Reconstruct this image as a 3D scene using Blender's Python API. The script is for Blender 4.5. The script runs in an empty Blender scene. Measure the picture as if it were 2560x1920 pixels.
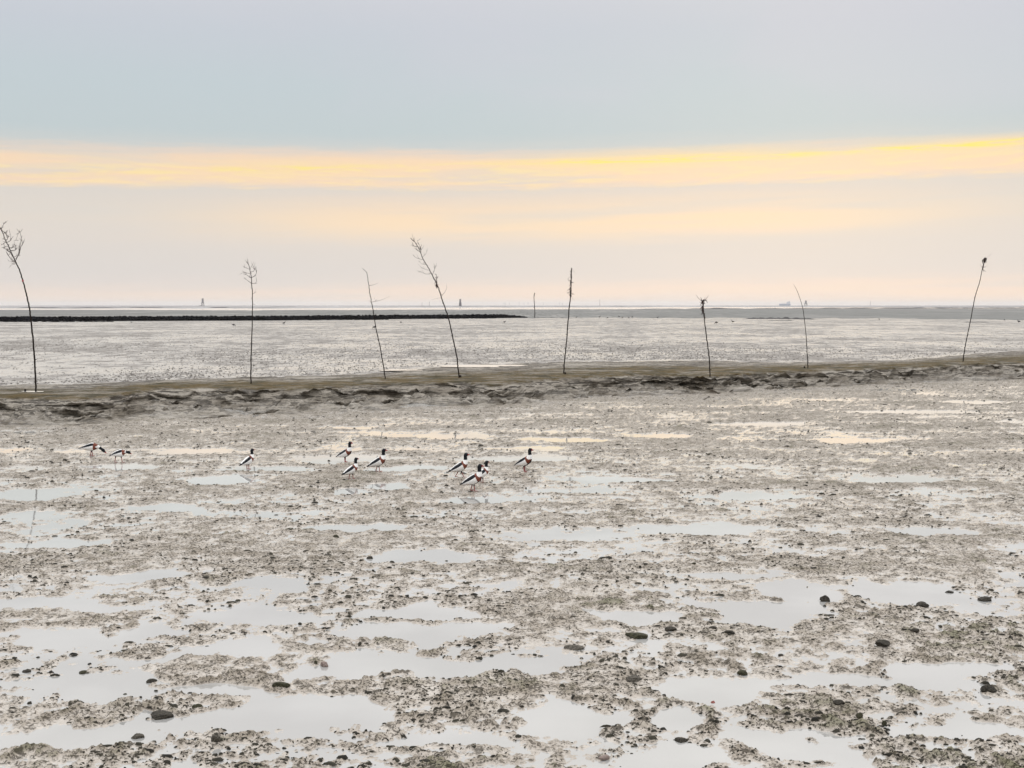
import bpy, bmesh, math, random
import numpy as np
from mathutils import Vector, Matrix

random.seed(7)
RNG = np.random.default_rng(11)
scene = bpy.context.scene
COL = scene.collection
R = math.radians

# ------------------------------------------------------------------ camera
H = 3.5                        # eye height above the near mud
F = 2844.0                     # focal length in pixels of a 2560 px wide picture
HOR = 763.0                    # row of the horizon in that picture
PITCH = math.atan((960 - HOR) / F)
cam_d = bpy.data.cameras.new('camera')
cam_d.sensor_width = 36.0
cam_d.lens = 36.0 * F / 2560.0
cam_d.clip_start = 0.1
cam_d.clip_end = 120000.0
cam = bpy.data.objects.new('camera', cam_d)
COL.objects.link(cam)
cam.location = (0, 0, H)
cam.rotation_euler = (math.pi / 2 - PITCH, 0, 0)
scene.camera = cam

# ------------------------------------------------------------------ view, sampling
scene.render.engine = 'CYCLES'
scene.view_settings.view_transform = 'Standard'
scene.view_settings.look = 'None'
scene.view_settings.exposure = 0.0
scene.view_settings.gamma = 1.0
scene.view_settings.use_curve_mapping = False
scene.cycles.max_bounces = 6
scene.cycles.diffuse_bounces = 3
scene.cycles.glossy_bounces = 4
scene.cycles.volume_bounces = 1
scene.cycles.use_denoising = True
scene.cycles.denoising_input_passes = 'RGB_ALBEDO_NORMAL'
scene.cycles.use_adaptive_sampling = True
scene.cycles.adaptive_threshold = 0.01

SUN_EL, SUN_AZ = 12.0, 14.0     # degrees; azimuth to the right of the view axis


def lin(r, g, b):
    def f(c):
        c /= 255.0
        return c / 12.92 if c <= 0.04045 else ((c + 0.055) / 1.055) ** 2.4
    return (f(r), f(g), f(b), 1.0)


# ------------------------------------------------------------------ node helper
class NT:
    def __init__(self, tree):
        self.t = tree
        self.n = tree.nodes
        self.l = tree.links

    def node(self, typ, **kw):
        nd = self.n.new(typ)
        for k, v in kw.items():
            setattr(nd, k, v)
        return nd

    def put(self, sock, v):
        if v is None:
            return
        if isinstance(v, bpy.types.NodeSocket):
            self.l.new(v, sock)
        else:
            sock.default_value = v

    def math(self, op, a, b=None, c=None, clamp=False):
        nd = self.node('ShaderNodeMath', operation=op, use_clamp=clamp)
        for i, v in enumerate((a, b, c)):
            self.put(nd.inputs[i], v)
        return nd.outputs[0]

    def sstep(self, x, lo, hi, a=0.0, b=1.0):
        nd = self.node('ShaderNodeMapRange', interpolation_type='SMOOTHSTEP')
        for i, v in enumerate((x, lo, hi, a, b)):
            self.put(nd.inputs[i], v)
        return nd.outputs[0]

    def lstep(self, x, lo, hi, a=0.0, b=1.0):
        nd = self.node('ShaderNodeMapRange')
        for i, v in enumerate((x, lo, hi, a, b)):
            self.put(nd.inputs[i], v)
        return nd.outputs[0]

    def xyz(self, x, y, z):
        nd = self.node('ShaderNodeCombineXYZ')
        for i, v in enumerate((x, y, z)):
            self.put(nd.inputs[i], v)
        return nd.outputs[0]

    def sep(self, v):
        nd = self.node('ShaderNodeSeparateXYZ')
        self.put(nd.inputs[0], v)
        return nd.outputs

    def scale(self, v, s):
        nd = self.node('ShaderNodeMapping')
        self.put(nd.inputs['Vector'], v)
        nd.inputs['Scale'].default_value = s
        return nd.outputs[0]

    def noise(self, v, scale, detail=4, rough=0.55, dist=0.0):
        nd = self.node('ShaderNodeTexNoise')
        self.put(nd.inputs['Vector'], v)
        nd.inputs['Scale'].default_value = scale
        nd.inputs['Detail'].default_value = detail
        nd.inputs['Roughness'].default_value = rough
        nd.inputs['Distortion'].default_value = dist
        return nd.outputs[0]

    def mix(self, f, a, b):
        nd = self.node('ShaderNodeMix', data_type='RGBA')
        self.put(nd.inputs[0], f)
        self.put(nd.inputs[6], a)
        self.put(nd.inputs[7], b)
        return nd.outputs[2]

    def ramp(self, x, stops, interp='LINEAR'):
        nd = self.node('ShaderNodeValToRGB')
        nd.color_ramp.interpolation = interp
        e = nd.color_ramp.elements
        while len(e) > 1:
            e.remove(e[-1])
        e[0].position, e[0].color = stops[0]
        for p, c in stops[1:]:
            k = e.new(p)
            k.color = c
        self.put(nd.inputs[0], x)
        return nd.outputs[0]

    def bump(self, h, strength, dist):
        nd = self.node('ShaderNodeBump')
        nd.inputs['Strength'].default_value = strength
        nd.inputs['Distance'].default_value = dist
        self.put(nd.inputs['Height'], h)
        return nd.outputs[0]


# ------------------------------------------------------------------ sky
world = bpy.data.worlds.new('World')
scene.world = world
world.use_nodes = True
w = NT(world.node_tree)
w.n.clear()
tc = w.node('ShaderNodeTexCoord')
dx, dy, dz = w.sep(tc.outputs['Generated'])
el = w.math('MULTIPLY', w.math('ARCSINE', dz), 57.29578)
az = w.math('MULTIPLY', w.math('ARCTAN2', dx, dy), 57.29578)
uv = w.xyz(w.math('MULTIPLY', az, 0.035), w.math('MULTIPLY', el, 0.32), 0.0)
n_soft = w.noise(uv, 1.3, 5, 0.55)
el_t = w.math('SUBTRACT', el, w.math('MULTIPLY', az, 0.018))                  # the layers rise a little to the right
n_lay = w.noise(w.xyz(w.math('MULTIPLY', az, 0.040), w.math('MULTIPLY', el_t, 0.75), 3.7), 1.6, 4, 0.5, 0.3)
n_fine = w.noise(w.xyz(w.math('MULTIPLY', az, 0.16), w.math('MULTIPLY', el_t, 1.9), 9.1), 2.6, 7, 0.66, 0.5)
n_big = w.noise(w.xyz(w.math('MULTIPLY', az, 0.05), w.math('MULTIPLY', el, 0.09), 5.5), 1.3, 4, 0.5, 0.4)
el_w = w.math('ADD', el, w.math('MULTIPLY', w.math('SUBTRACT', n_soft, 0.5), 0.8))
el_w = w.math('ADD', el_w, w.math('ADD', w.math('SUBTRACT', 0.30, w.math('MULTIPLY', az, 0.008)), w.math('MULTIPLY', w.math('SUBTRACT', n_fine, 0.5), 0.55)))
D = 1 / 90.0
top = [(11.0 * D, lin(196, 207, 212)), (13.5 * D, lin(200, 206, 214)), (15 * D, lin(205, 208, 215)), (19 * D, lin(222, 224, 227)), (24 * D, lin(236, 236, 236)),
       (45 * D, lin(246, 246, 246)), (1.0, lin(252, 252, 253))]
gray = w.ramp(w.math('MULTIPLY', el_w, D), [
    (0.0, lin(229, 219, 213)), (0.6 * D, lin(230, 219, 211)), (1.3 * D, lin(225, 217, 211)), (2.2 * D, lin(221, 215, 211)),
    (3.6 * D, lin(224, 216, 209)), (5.0 * D, lin(223, 216, 208)), (6.2 * D, lin(221, 214, 207)), (7.2 * D, lin(222, 215, 206)),
    (7.75 * D, lin(208, 210, 208)), (8.5 * D, lin(195, 206, 209))] + top)
warm = w.ramp(w.math('MULTIPLY', el_w, D), [
    (0.0, lin(247, 223, 204)), (0.5 * D, lin(253, 225, 202)), (1.1 * D, lin(243, 222, 206)), (1.8 * D, lin(225, 216, 211)),
    (3.2 * D, lin(235, 220, 206)), (4.4 * D, lin(252, 225, 192)), (5.2 * D, lin(244, 221, 196)), (6.1 * D, lin(246, 219, 193)), (6.8 * D, lin(254, 221, 184)),
    (7.35 * D, lin(253, 220, 184)), (7.7 * D, lin(236, 215, 196)), (8.0 * D, lin(206, 209, 207)), (8.7 * D, lin(195, 206, 209))] + top)
az_fade = w.sstep(w.math('ABSOLUTE', w.math('SUBTRACT', az, 4.0)), 28.0, 75.0, 1.0, 0.0)
# which layers of the veil the light gets through
upper = w.sstep(el_w, 5.85, 6.35)
lower = w.sstep(el_w, 2.4, 1.0)
middle = w.math('MULTIPLY', w.sstep(w.math('ABSOLUTE', w.math('SUBTRACT', az, 3.0)), 8.0, 24.0, 1.0, 0.12), w.sstep(w.math('ABSOLUTE', w.math('SUBTRACT', el_w, 4.5)), 0.3, 1.6, 1.0, 0.15))
wf = w.math('MAXIMUM', w.math('MAXIMUM', w.math('MULTIPLY', upper, 0.92), w.math('MULTIPLY', lower, 0.85)), middle)
wf = w.math('MULTIPLY', w.math('MULTIPLY', wf, w.sstep(n_lay, 0.28, 0.56, 0.35, 1.0)), az_fade)
skyc = w.mix(wf, gray, warm)
# drifting tint in the grey deck above
skyc = w.mix(w.math('MULTIPLY', w.sstep(n_big, 0.40, 0.62), w.sstep(el, 7.9, 10.0, 0.0, 0.45)), skyc, lin(206, 207, 216))
# ripples of brighter cirrus in the open band, and the gold where the sun stands behind it
rip = w.math('MULTIPLY', w.math('MULTIPLY', w.sstep(n_fine, 0.46, 0.66), w.sstep(w.math('ABSOLUTE', w.math('SUBTRACT', el_w, 6.75)), 0.25, 0.95, 1.0, 0.0)), az_fade)
skyc = w.mix(w.math('MULTIPLY', rip, 0.55), skyc, lin(255, 231, 172))
s_c = w.math('ADD', 6.97, w.math('SUBTRACT', w.math('MULTIPLY', az, 0.030), w.math('MULTIPLY', w.math('MULTIPLY', az, az), 0.0005)))
s_c = w.math('ADD', s_c, w.math('MULTIPLY', w.math('SUBTRACT', n_lay, 0.5), 0.5))
s_d = w.math('ABSOLUTE', w.math('SUBTRACT', el, s_c))


def along(c, r):
    return w.sstep(w.math('ABSOLUTE', w.math('SUBTRACT', az, c)), r * 0.25, r, 1.0, 0.0)


seg = w.math('MAXIMUM', w.math('MAXIMUM', along(7.5, 10.5), w.math('MULTIPLY', along(21.0, 6.5), 0.8)), w.math('MULTIPLY', along(-11.0, 6.0), 0.35))
s_m = w.math('MULTIPLY', w.sstep(s_d, 0.02, 0.25, 1.0, 0.0), w.sstep(n_fine, 0.38, 0.62, 0.04, 1.0))
s_m = w.math('MULTIPLY', w.math('MULTIPLY', s_m, w.math('ADD', 0.12, w.math('MULTIPLY', seg, 0.88))), az_fade)
skyc = w.mix(w.math('MULTIPLY', w.sstep(s_d, 0.0, 0.75, 0.5, 0.0), w.math('MULTIPLY', seg, az_fade)), skyc, lin(255, 228, 160))
skyc = w.mix(s_m, skyc, lin(255, 238, 96))
nsky = w.node('ShaderNodeTexSky', sky_type='NISHITA')
nsky.sun_disc = False
nsky.sun_elevation = R(SUN_EL)
nsky.sun_rotation = R(SUN_AZ)
bg_sky = w.node('ShaderNodeBackground')
w.put(bg_sky.inputs['Color'], nsky.outputs[0])
bg_sky.inputs['Strength'].default_value = 0.08
bg_cl = w.node('ShaderNodeBackground')
w.put(bg_cl.inputs['Color'], skyc)
w.put(bg_cl.inputs['Strength'], w.sstep(el, 11.0, 62.0, 1.0, 2.1))     # an overcast sky is brightest overhead
mx = w.node('ShaderNodeMixShader')
mx.inputs[0].default_value = 0.97       # cloud cover
w.l.new(bg_sky.outputs[0], mx.inputs[1])
w.l.new(bg_cl.outputs[0], mx.inputs[2])
wo = w.node('ShaderNodeOutputWorld')
w.l.new(mx.outputs[0], wo.inputs['Surface'])

# ------------------------------------------------------------------ sun, veiled by the cloud
sun_d = bpy.data.lights.new('sun', 'SUN')
sun_d.energy = 0.5
sun_d.angle = R(110)
sun_d.color = (1.0, 0.86, 0.66)
sun = bpy.data.objects.new('sun', sun_d)
COL.objects.link(sun)
sv = Vector((math.sin(R(SUN_AZ)) * math.cos(R(SUN_EL)), math.cos(R(SUN_AZ)) * math.cos(R(SUN_EL)), math.sin(R(SUN_EL))))
sun.rotation_euler = sv.to_track_quat('Z', 'Y').to_euler()


# ------------------------------------------------------------------ picture <-> place
CP, SP = math.cos(PITCH), math.sin(PITCH)


def ray(px, py):
    a, b = (px - 1280.0) / F, (960.0 - py) / F
    return a, CP + b * SP, -SP + b * CP          # x, y, z of the sight line


def at(px, py, z=0.0):                           # where that sight line meets height z
    x, y, dzz = ray(px, py)
    t = (z - H) / dzz
    return Vector((x * t, y * t, z))


def at_y(px, py, Y):                             # where it meets distance Y
    x, y, dzz = ray(px, py)
    t = Y / y
    return Vector((x * t, Y, H + dzz * t))


def u_of(px, py):
    x, y, _ = ray(px, py)
    return x / y


# ------------------------------------------------------------------ numpy noise
def _h(ix, iy, seed):
    n = (ix.astype(np.int64) * 374761393 + iy.astype(np.int64) * 668265263 + seed * 974634777) & 0xFFFFFFFF
    n = ((n ^ (n >> 13)) * 1274126177) & 0xFFFFFFFF
    n = n ^ (n >> 16)
    return (n & 0xFFFF).astype(np.float32) * np.float32(2 * math.pi / 65536.0)


def gn(x, y, seed=0):
    x = np.asarray(x, dtype=np.float64); y = np.asarray(y, dtype=np.float64)
    x0 = np.floor(x); y0 = np.floor(y)
    fx = (x - x0).astype(np.float32); fy = (y - y0).astype(np.float32)
    ix = x0.astype(np.int64); iy = y0.astype(np.int64)
    ux = fx * fx * fx * (fx * (fx * 6 - 15) + 10)
    uy = fy * fy * fy * (fy * (fy * 6 - 15) + 10)

    def g(ox, oy):
        a = _h(ix + ox, iy + oy, seed)
        return np.cos(a) * (fx - ox) + np.sin(a) * (fy - oy)
    a = g(0, 0) * (1 - ux) + g(1, 0) * ux
    b = g(0, 1) * (1 - ux) + g(1, 1) * ux
    return (a * (1 - uy) + b * uy) * 1.5


def fbm(x, y, oct=4, seed=0, gain=0.5, lac=2.03):
    s = 0.0; a = 1.0; tot = 0.0
    for k in range(oct):
        s = s + a * gn(x + 17.3 * k, y - 9.1 * k, seed + k)
        tot += a
        a *= gain; x = x * lac; y = y * lac
    return s / tot * 1.9


def sm(x, lo, hi):
    t = np.clip((x - lo) / (hi - lo), 0, 1)
    return t * t * (3 - 2 * t)


# ------------------------------------------------------------------ object helpers
def tag(o, label=None, cat=None, group=None, kind=None):
    if label: o['label'] = label
    if cat: o['category'] = cat
    if group: o['group'] = group
    if kind: o['kind'] = kind
    return o


def link(name, me, parent=None, mats=()):
    o = bpy.data.objects.new(name, me)
    COL.objects.link(o)
    for m in mats:
        me.materials.append(m)
    if parent is not None:
        o.parent = parent
    return o


def empty(name, loc, label, cat, group=None):
    o = bpy.data.objects.new(name, None)
    o.empty_display_size = 0.1
    COL.objects.link(o)
    o.location = loc
    return tag(o, label, cat, group)


def np_mesh(name, verts, faces, smooth=True):
    verts = np.ascontiguousarray(verts, dtype=np.float32)
    faces = np.ascontiguousarray(faces, dtype=np.int32)
    k = faces.shape[1]
    me = bpy.data.meshes.new(name)
    me.vertices.add(len(verts))
    me.vertices.foreach_set('co', verts.ravel())
    me.loops.add(faces.size)
    me.loops.foreach_set('vertex_index', faces.ravel())
    me.polygons.add(len(faces))
    me.polygons.foreach_set('loop_start', np.arange(0, faces.size, k, dtype=np.int32))
    me.polygons.foreach_set('use_smooth', np.full(len(faces), smooth, dtype=bool))
    me.update(calc_edges=True)
    return me


def grid_faces(nr, nc):
    i = np.arange(nr * nc).reshape(nr, nc)
    return np.stack([i[:-1, :-1], i[:-1, 1:], i[1:, 1:], i[1:, :-1]], -1).reshape(-1, 4)


def grid_obj(name, X, Y, Z, mat, kind='structure', smooth=True):
    nr, nc = X.shape
    me = np_mesh(name, np.stack([X, Y, Z], -1).reshape(-1, 3), grid_faces(nr, nc), smooth)
    o = link(name, me, None, [mat])
    if kind: o['kind'] = kind
    return o


class MB:                                        # collects shapes for one mesh
    def __init__(self):
        self.v = []; self.f = []

    def add(self, verts, faces):
        b = len(self.v)
        self.v += [tuple(p) for p in verts]
        self.f += [tuple(i + b for i in f) for f in faces]

    def box(self, c, s, rot=None):
        hx, hy, hz = s[0] / 2, s[1] / 2, s[2] / 2
        vs = [Vector((x, y, z)) for z in (-hz, hz) for y in (-hy, hy) for x in (-hx, hx)]
        if rot is not None: vs = [rot @ p for p in vs]
        self.add([p + Vector(c) for p in vs], [(0, 2, 3, 1), (4, 5, 7, 6), (0, 1, 5, 4), (2, 6, 7, 3), (0, 4, 6, 2), (1, 3, 7, 5)])

    def tube(self, pts, rad, n=6):
        pts = [Vector(p) for p in pts]
        rings = []
        prev = None
        for i, p in enumerate(pts):
            d = (pts[min(i + 1, len(pts) - 1)] - pts[max(i - 1, 0)])
            if d.length < 1e-9: d = Vector((0, 0, 1))
            d.normalize()
            a = prev if prev is not None else (Vector((0, 1, 0)) if abs(d.y) < 0.9 else Vector((1, 0, 0)))
            s = (a - d * a.dot(d)).normalized()
            prev = s
            t = d.cross(s)
            r = rad[i] if isinstance(rad, (list, tuple)) else rad
            rings.append([p + (s * math.cos(2 * math.pi * k / n) + t * math.sin(2 * math.pi * k / n)) * r for k in range(n)])
        vs = [p for rg in rings for p in rg]
        fs = []
        for i in range(len(rings) - 1):
            for k in range(n):
                a, b = i * n + k, i * n + (k + 1) % n
                fs.append((a, b, b + n, a + n))
        fs.append(tuple(range(n))[::-1])
        fs.append(tuple(len(vs) - n + k for k in range(n)))
        self.add(vs, fs)

    def loft(self, st, n=14, cap=True):          # stations (pos, width, height) in the x-z plane
        P = [Vector((s[0], 0, s[1])) for s in st]
        b = []
        for i, s in enumerate(st):
            d = (P[min(i + 1, len(P) - 1)] - P[max(i - 1, 0)]).normalized()
            up = Vector((-d.z, 0, d.x))
            b.append([P[i] + Vector((0, 1, 0)) * (s[2] * math.cos(2 * math.pi * k / n)) + up * (s[3] * math.sin(2 * math.pi * k / n)) for k in range(n)])
        vs = [p for rg in b for p in rg]
        fs = []
        for i in range(len(b) - 1):
            for k in range(n):
                a, c = i * n + k, i * n + (k + 1) % n
                fs.append((a, c, c + n, a + n))
        fs.append(tuple(range(n))[::-1]); fs.append(tuple(len(vs) - n + k for k in range(n)))
        self.add(vs, fs)

    def build(self, name, mat, parent=None, smooth=False):
        me = bpy.data.meshes.new(name)
        me.from_pydata(self.v, [], self.f)
        me.update()
        if smooth:
            me.polygons.foreach_set('use_smooth', [True] * len(me.polygons))
        return link(name, me, parent, [mat] if mat else [])


# ------------------------------------------------------------------ materials
def new_mat(name):
    m = bpy.data.materials.new(name)
    m.use_nodes = True
    t = NT(m.node_tree)
    t.n.clear()
    out = t.node('ShaderNodeOutputMaterial')
    b = t.node('ShaderNodeBsdfPrincipled')
    t.l.new(b.outputs[0], out.inputs['Surface'])
    pos = t.node('ShaderNodeNewGeometry').outputs['Position']
    return m, t, b, pos, out


def rgb(r, g, b):
    return (r, g, b, 1.0)


def plain(name, c, rough=0.7, var=0.35, scale=20.0, obj=True, bump=0.0, spec=0.5):
    m, t, b, pos, _ = new_mat(name)
    b.inputs['Specular IOR Level'].default_value = spec
    v = t.node('ShaderNodeTexCoord').outputs['Object'] if obj else pos
    n = t.noise(v, scale, 4, 0.6)
    lo = tuple(x * (1 - var) for x in c) + (1.0,)
    hi = tuple(min(1, x * (1 + var)) for x in c) + (1.0,)
    t.put(b.inputs['Base Color'], t.mix(t.sstep(n, 0.3, 0.7), lo, hi))
    b.inputs['Roughness'].default_value = rough
    if bump:
        t.put(b.inputs['Normal'], t.bump(n, bump, 0.01))
    return m


def mud_near():
    m, t, b, pos, _ = new_mat('wet mud with algae')
    z = t.sep(pos)[2]
    big = t.noise(pos, 0.45, 4, 0.55)
    mid = t.noise(pos, 3.0, 5, 0.6)
    fin = t.noise(pos, 20.0, 5, 0.65)
    spk = t.noise(pos, 34.0, 4, 0.65, 0.6)
    zz = t.math('ADD', z, t.math('MULTIPLY', t.math('SUBTRACT', fin, 0.5), 0.022))
    c = t.mix(t.sstep(mid, 0.35, 0.65), rgb(0.36, 0.31, 0.255), rgb(0.50, 0.45, 0.39))
    crust = t.mix(t.sstep(mid, 0.38, 0.62), rgb(0.215, 0.182, 0.138), rgb(0.37, 0.325, 0.27))
    c = t.mix(t.math('MULTIPLY', t.sstep(zz, 0.009, 0.033), 0.82), c, crust)
    alg = t.math('MULTIPLY', t.sstep(zz, 0.02, 0.05), t.sstep(big, 0.42, 0.60))
    c = t.mix(t.math('MULTIPLY', alg, 0.7), c, rgb(0.135, 0.135, 0.066))
    spk2 = t.noise(pos, 9.0, 5, 0.7, 0.5)
    dk = t.math('MULTIPLY', t.math('MAXIMUM', t.math('MULTIPLY', t.sstep(spk, 0.49, 0.56), 0.9), t.math('MULTIPLY', t.sstep(spk2, 0.545, 0.61), 0.85)), t.sstep(zz, 0.000, 0.013))  # dark marks: algae bits, and the shade of crevices put into the colour
    c = t.mix(t.math('MULTIPLY', dk, 0.85), c, rgb(0.022, 0.019, 0.014))
    t.put(b.inputs['Base Color'], c)
    wet = t.sstep(zz, 0.002, 0.022, 0.08, 0.5)
    t.put(b.inputs['Roughness'], t.math('MAXIMUM', wet, t.math('MULTIPLY', dk, 0.8)))
    b.inputs['IOR'].default_value = 1.5
    dry = t.math('SUBTRACT', 1.0, dk)  # mud clear of the dark marks, which keeps its gloss
    t.put(b.inputs['Specular IOR Level'], t.math('MULTIPLY', t.sstep(zz, 0.0, 0.025, 0.5, 0.28), t.math('ADD', t.math('MULTIPLY', dry, 0.9), 0.1)))
    t.put(b.inputs['Coat Weight'], t.math('MULTIPLY', t.sstep(zz, 0.0, 0.022, 0.7, 0.0), dry))
    b.inputs['Coat Roughness'].default_value = 0.14
    h = t.math('ADD', t.math('MULTIPLY', fin, 0.6), t.math('MULTIPLY', t.noise(pos, 70.0, 3, 0.6), 0.35))
    t.put(b.inputs['Normal'], t.bump(h, 0.5, 0.02))
    return m


def mud_bank_mat():
    m, t, b, pos, _ = new_mat('eroded bank mud')
    z = t.sep(pos)[2]
    v = t.scale(pos, (0.5, 0.8, 2.2))
    big = t.noise(v, 0.7, 4, 0.55)
    mid = t.noise(v, 3.2, 5, 0.6)
    lay = t.noise(t.scale(pos, (0.30, 0.8, 7.0)), 1.6, 6, 0.68, 0.8)
    streak = t.noise(t.scale(pos, (1.2, 0.9, 10.0)), 2.5, 5, 0.7, 0.5)
    fin = t.noise(pos, 16.0, 5, 0.65)
    c = t.mix(t.sstep(big, 0.36, 0.60), rgb(0.175, 0.150, 0.118), rgb(0.33, 0.298, 0.252))
    c = t.mix(t.math('MULTIPLY', t.sstep(lay, 0.48, 0.57), t.sstep(z, 0.06, 0.36, 0.55, 0.95)), c, rgb(0.036, 0.029, 0.021))
    c = t.mix(t.math('MULTIPLY', t.sstep(streak, 0.53, 0.61), t.sstep(z, 0.0, 0.35, 0.65, 0.85)), c, rgb(0.045, 0.037, 0.028))
    top = t.math('MULTIPLY', t.sstep(t.math('ADD', z, t.math('MULTIPLY', t.math('SUBTRACT', mid, 0.5), 0.16)), 0.49, 0.60), t.sstep(mid, 0.15, 0.42))
    c = t.mix(t.math('MULTIPLY', top, 0.92), c, t.mix(t.sstep(t.noise(pos, 1.1, 5, 0.65), 0.4, 0.62), rgb(0.108, 0.078, 0.034), rgb(0.050, 0.043, 0.024)))
    c = t.mix(t.math('MULTIPLY', t.sstep(fin, 0.55, 0.70), 0.55), c, rgb(0.07, 0.058, 0.042))
    pal = t.math('MULTIPLY', t.math('MULTIPLY', top, t.sstep(t.noise(t.scale(pos, (0.35, 0.9, 1.0)), 1.0, 5, 0.62), 0.54, 0.62)), 0.7)
    c = t.mix(pal, c, rgb(0.27, 0.245, 0.21))
    t.put(b.inputs['Base Color'], c)
    low = t.sstep(z, 0.10, 0.34, 1.0, 0.0)
    t.put(b.inputs['Coat Weight'], t.math('MULTIPLY', low, t.sstep(mid, 0.42, 0.60, 0.0, 0.55)))
    b.inputs['Coat Roughness'].default_value = 0.22
    t.put(b.inputs['Roughness'], t.sstep(mid, 0.3, 0.7, 0.4, 0.8))
    t.put(b.inputs['Specular IOR Level'], t.math('SUBTRACT', 0.14, t.math('MULTIPLY', top, 0.11)))
    h = t.math('ADD', t.math('MULTIPLY', mid, 0.8), t.math('MULTIPLY', fin, 0.5))
    t.put(b.inputs['Normal'], t.bump(h, 0.9, 0.08))
    return m


def flat_mat(name, dry, wetc, cover, rough_dry, rough_wet, sx, sy, coat=0.0, bump=0.25, spec=0.5, film=True):
    """Tidal flat seen far off: films of water lying in ripples between bare mud."""
    m, t, b, pos, _ = new_mat(name)
    v = t.scale(pos, (sx, sy, 1.0))
    n1 = t.noise(v, 1.0, 6, 0.62)
    n2 = t.noise(t.scale(pos, (sx * 0.12, sy * 0.22, 1.0)), 1.0, 4, 0.55)
    n3 = t.noise(t.scale(pos, (sx * 4.0, sy * 3.0, 1.0)), 1.0, 4, 0.6)
    f = t.sstep(t.math('ADD', t.math('MULTIPLY', n1, 0.6), t.math('MULTIPLY', n2, 0.4)), cover - 0.05, cover + 0.05)
    c = t.mix(f, dry + (1.0,), wetc + (1.0,))
    n4 = t.noise(t.scale(pos, (sx * 5.5, sy * 1.4, 1.0)), 1.0, 3, 0.6)            # runnels draining towards the creek
    c = t.mix(t.math('MULTIPLY', t.sstep(n3, 0.52, 0.66), 0.45), c, tuple(x * 0.35 for x in dry) + (1.0,))
    c = t.mix(t.math('MULTIPLY', t.sstep(n4, 0.50, 0.64), 0.6), c, tuple(x * 0.40 for x in dry) + (1.0,))
    t.put(b.inputs['Base Color'], c)
    t.put(b.inputs['Roughness'], t.math('ADD', rough_dry, t.math('MULTIPLY', f, rough_wet - rough_dry)))
    b.inputs['Specular IOR Level'].default_value = spec
    b.inputs['Coat Weight'].default_value = coat
    b.inputs['Coat Roughness'].default_value = 0.1
    bn = t.node('ShaderNodeBump')
    t.put(bn.inputs['Strength'], t.sstep(n2, 0.46, 0.64, bump, bump * 0.12))
    bn.inputs['Distance'].default_value = 0.12
    t.put(bn.inputs['Height'], t.math('ADD', n3, t.math('MULTIPLY', n4, 0.6)))
    t.put(b.inputs['Normal'], bn.outputs[0])
    return m


def water_mat(name, base, rough=0.03, ior=1.8, bump=0.015, bscale=6.0, stretch=(1, 1, 1)):
    m, t, b, pos, _ = new_mat(name)
    n = t.noise(t.scale(pos, stretch), bscale, 3, 0.5)
    big = t.noise(pos, 0.5, 3, 0.5)
    t.put(b.inputs['Base Color'], t.mix(t.sstep(big, 0.35, 0.65), tuple(x * 0.88 for x in base) + (1.0,), tuple(min(1, x * 1.08) for x in base) + (1.0,)))
    b.inputs['Roughness'].default_value = rough
    b.inputs['IOR'].default_value = ior
    t.put(b.inputs['Normal'], t.bump(n, bump, 0.05))
    return m


M_MUD = mud_near()
M_BANK = mud_bank_mat()
M_WATER = water_mat('silty pool water', (0.40, 0.395, 0.38), 0.02, 2.7, 0.006)
M_FLAT = flat_mat('wet tidal flat', (0.235, 0.212, 0.19), (0.37, 0.35, 0.325), 0.49, 0.55, 0.22, 0.9, 0.5, coat=0.0, bump=1.0, spec=0.3)
M_FLATDARK = flat_mat('drained tidal flat', (0.215, 0.215, 0.205), (0.28, 0.27, 0.255), 0.56, 0.9, 0.6, 0.2, 0.02, coat=0.0, bump=0.15, spec=0.15)
M_CHAN = water_mat('channel water', (0.45, 0.46, 0.47), 0.08, 1.9, 0.05, 0.6)
M_FLATFAR = flat_mat('far tidal flat', (0.24, 0.23, 0.23), (0.36, 0.35, 0.36), 0.5, 0.8, 0.35, 0.02, 0.004, coat=0.0, bump=0.05, spec=0.25)
M_CLOD = plain('dark algae mud', (0.030, 0.027, 0.018), 0.65, 0.7, 6.0, obj=False, bump=0.4, spec=0.25)
M_CAST = plain('dark worm cast mud', (0.15, 0.135, 0.12), 0.7, 0.5, 3.0, obj=False, spec=0.2)
M_ROCK = plain('black groyne stone', (0.006, 0.006, 0.0075), 0.95, 0.7, 0.6, obj=False, spec=0.03)
M_MUSSEL = plain('dark mussel bed', (0.035, 0.032, 0.034), 0.8, 0.5, 0.3, obj=False)
M_STICK = plain('weathered stick bark', (0.022, 0.016, 0.013), 0.9, 0.4, 30.0, spec=0.1)
M_TWIG = plain('dry twig bark', (0.038, 0.024, 0.017), 0.9, 0.4, 40.0, spec=0.1)
M_WEED = plain('dried brown seaweed', (0.030, 0.011, 0.010), 0.8, 0.4, 30.0, spec=0.1)
M_RED = plain('faded red tape', (0.38, 0.03, 0.04), 0.6, 0.2, 30.0)


# ------------------------------------------------------------------ ground curves, read along the bank
def curve(pts, z):
    us, ys = [], []
    for px, py in pts:
        p = at(px, py, z)
        us.append(p.x / p.y); ys.append(p.y)
    us = np.array(us); ys = np.array(ys)

    def f(u):
        return np.interp(u, us, ys)
    return f


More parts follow.
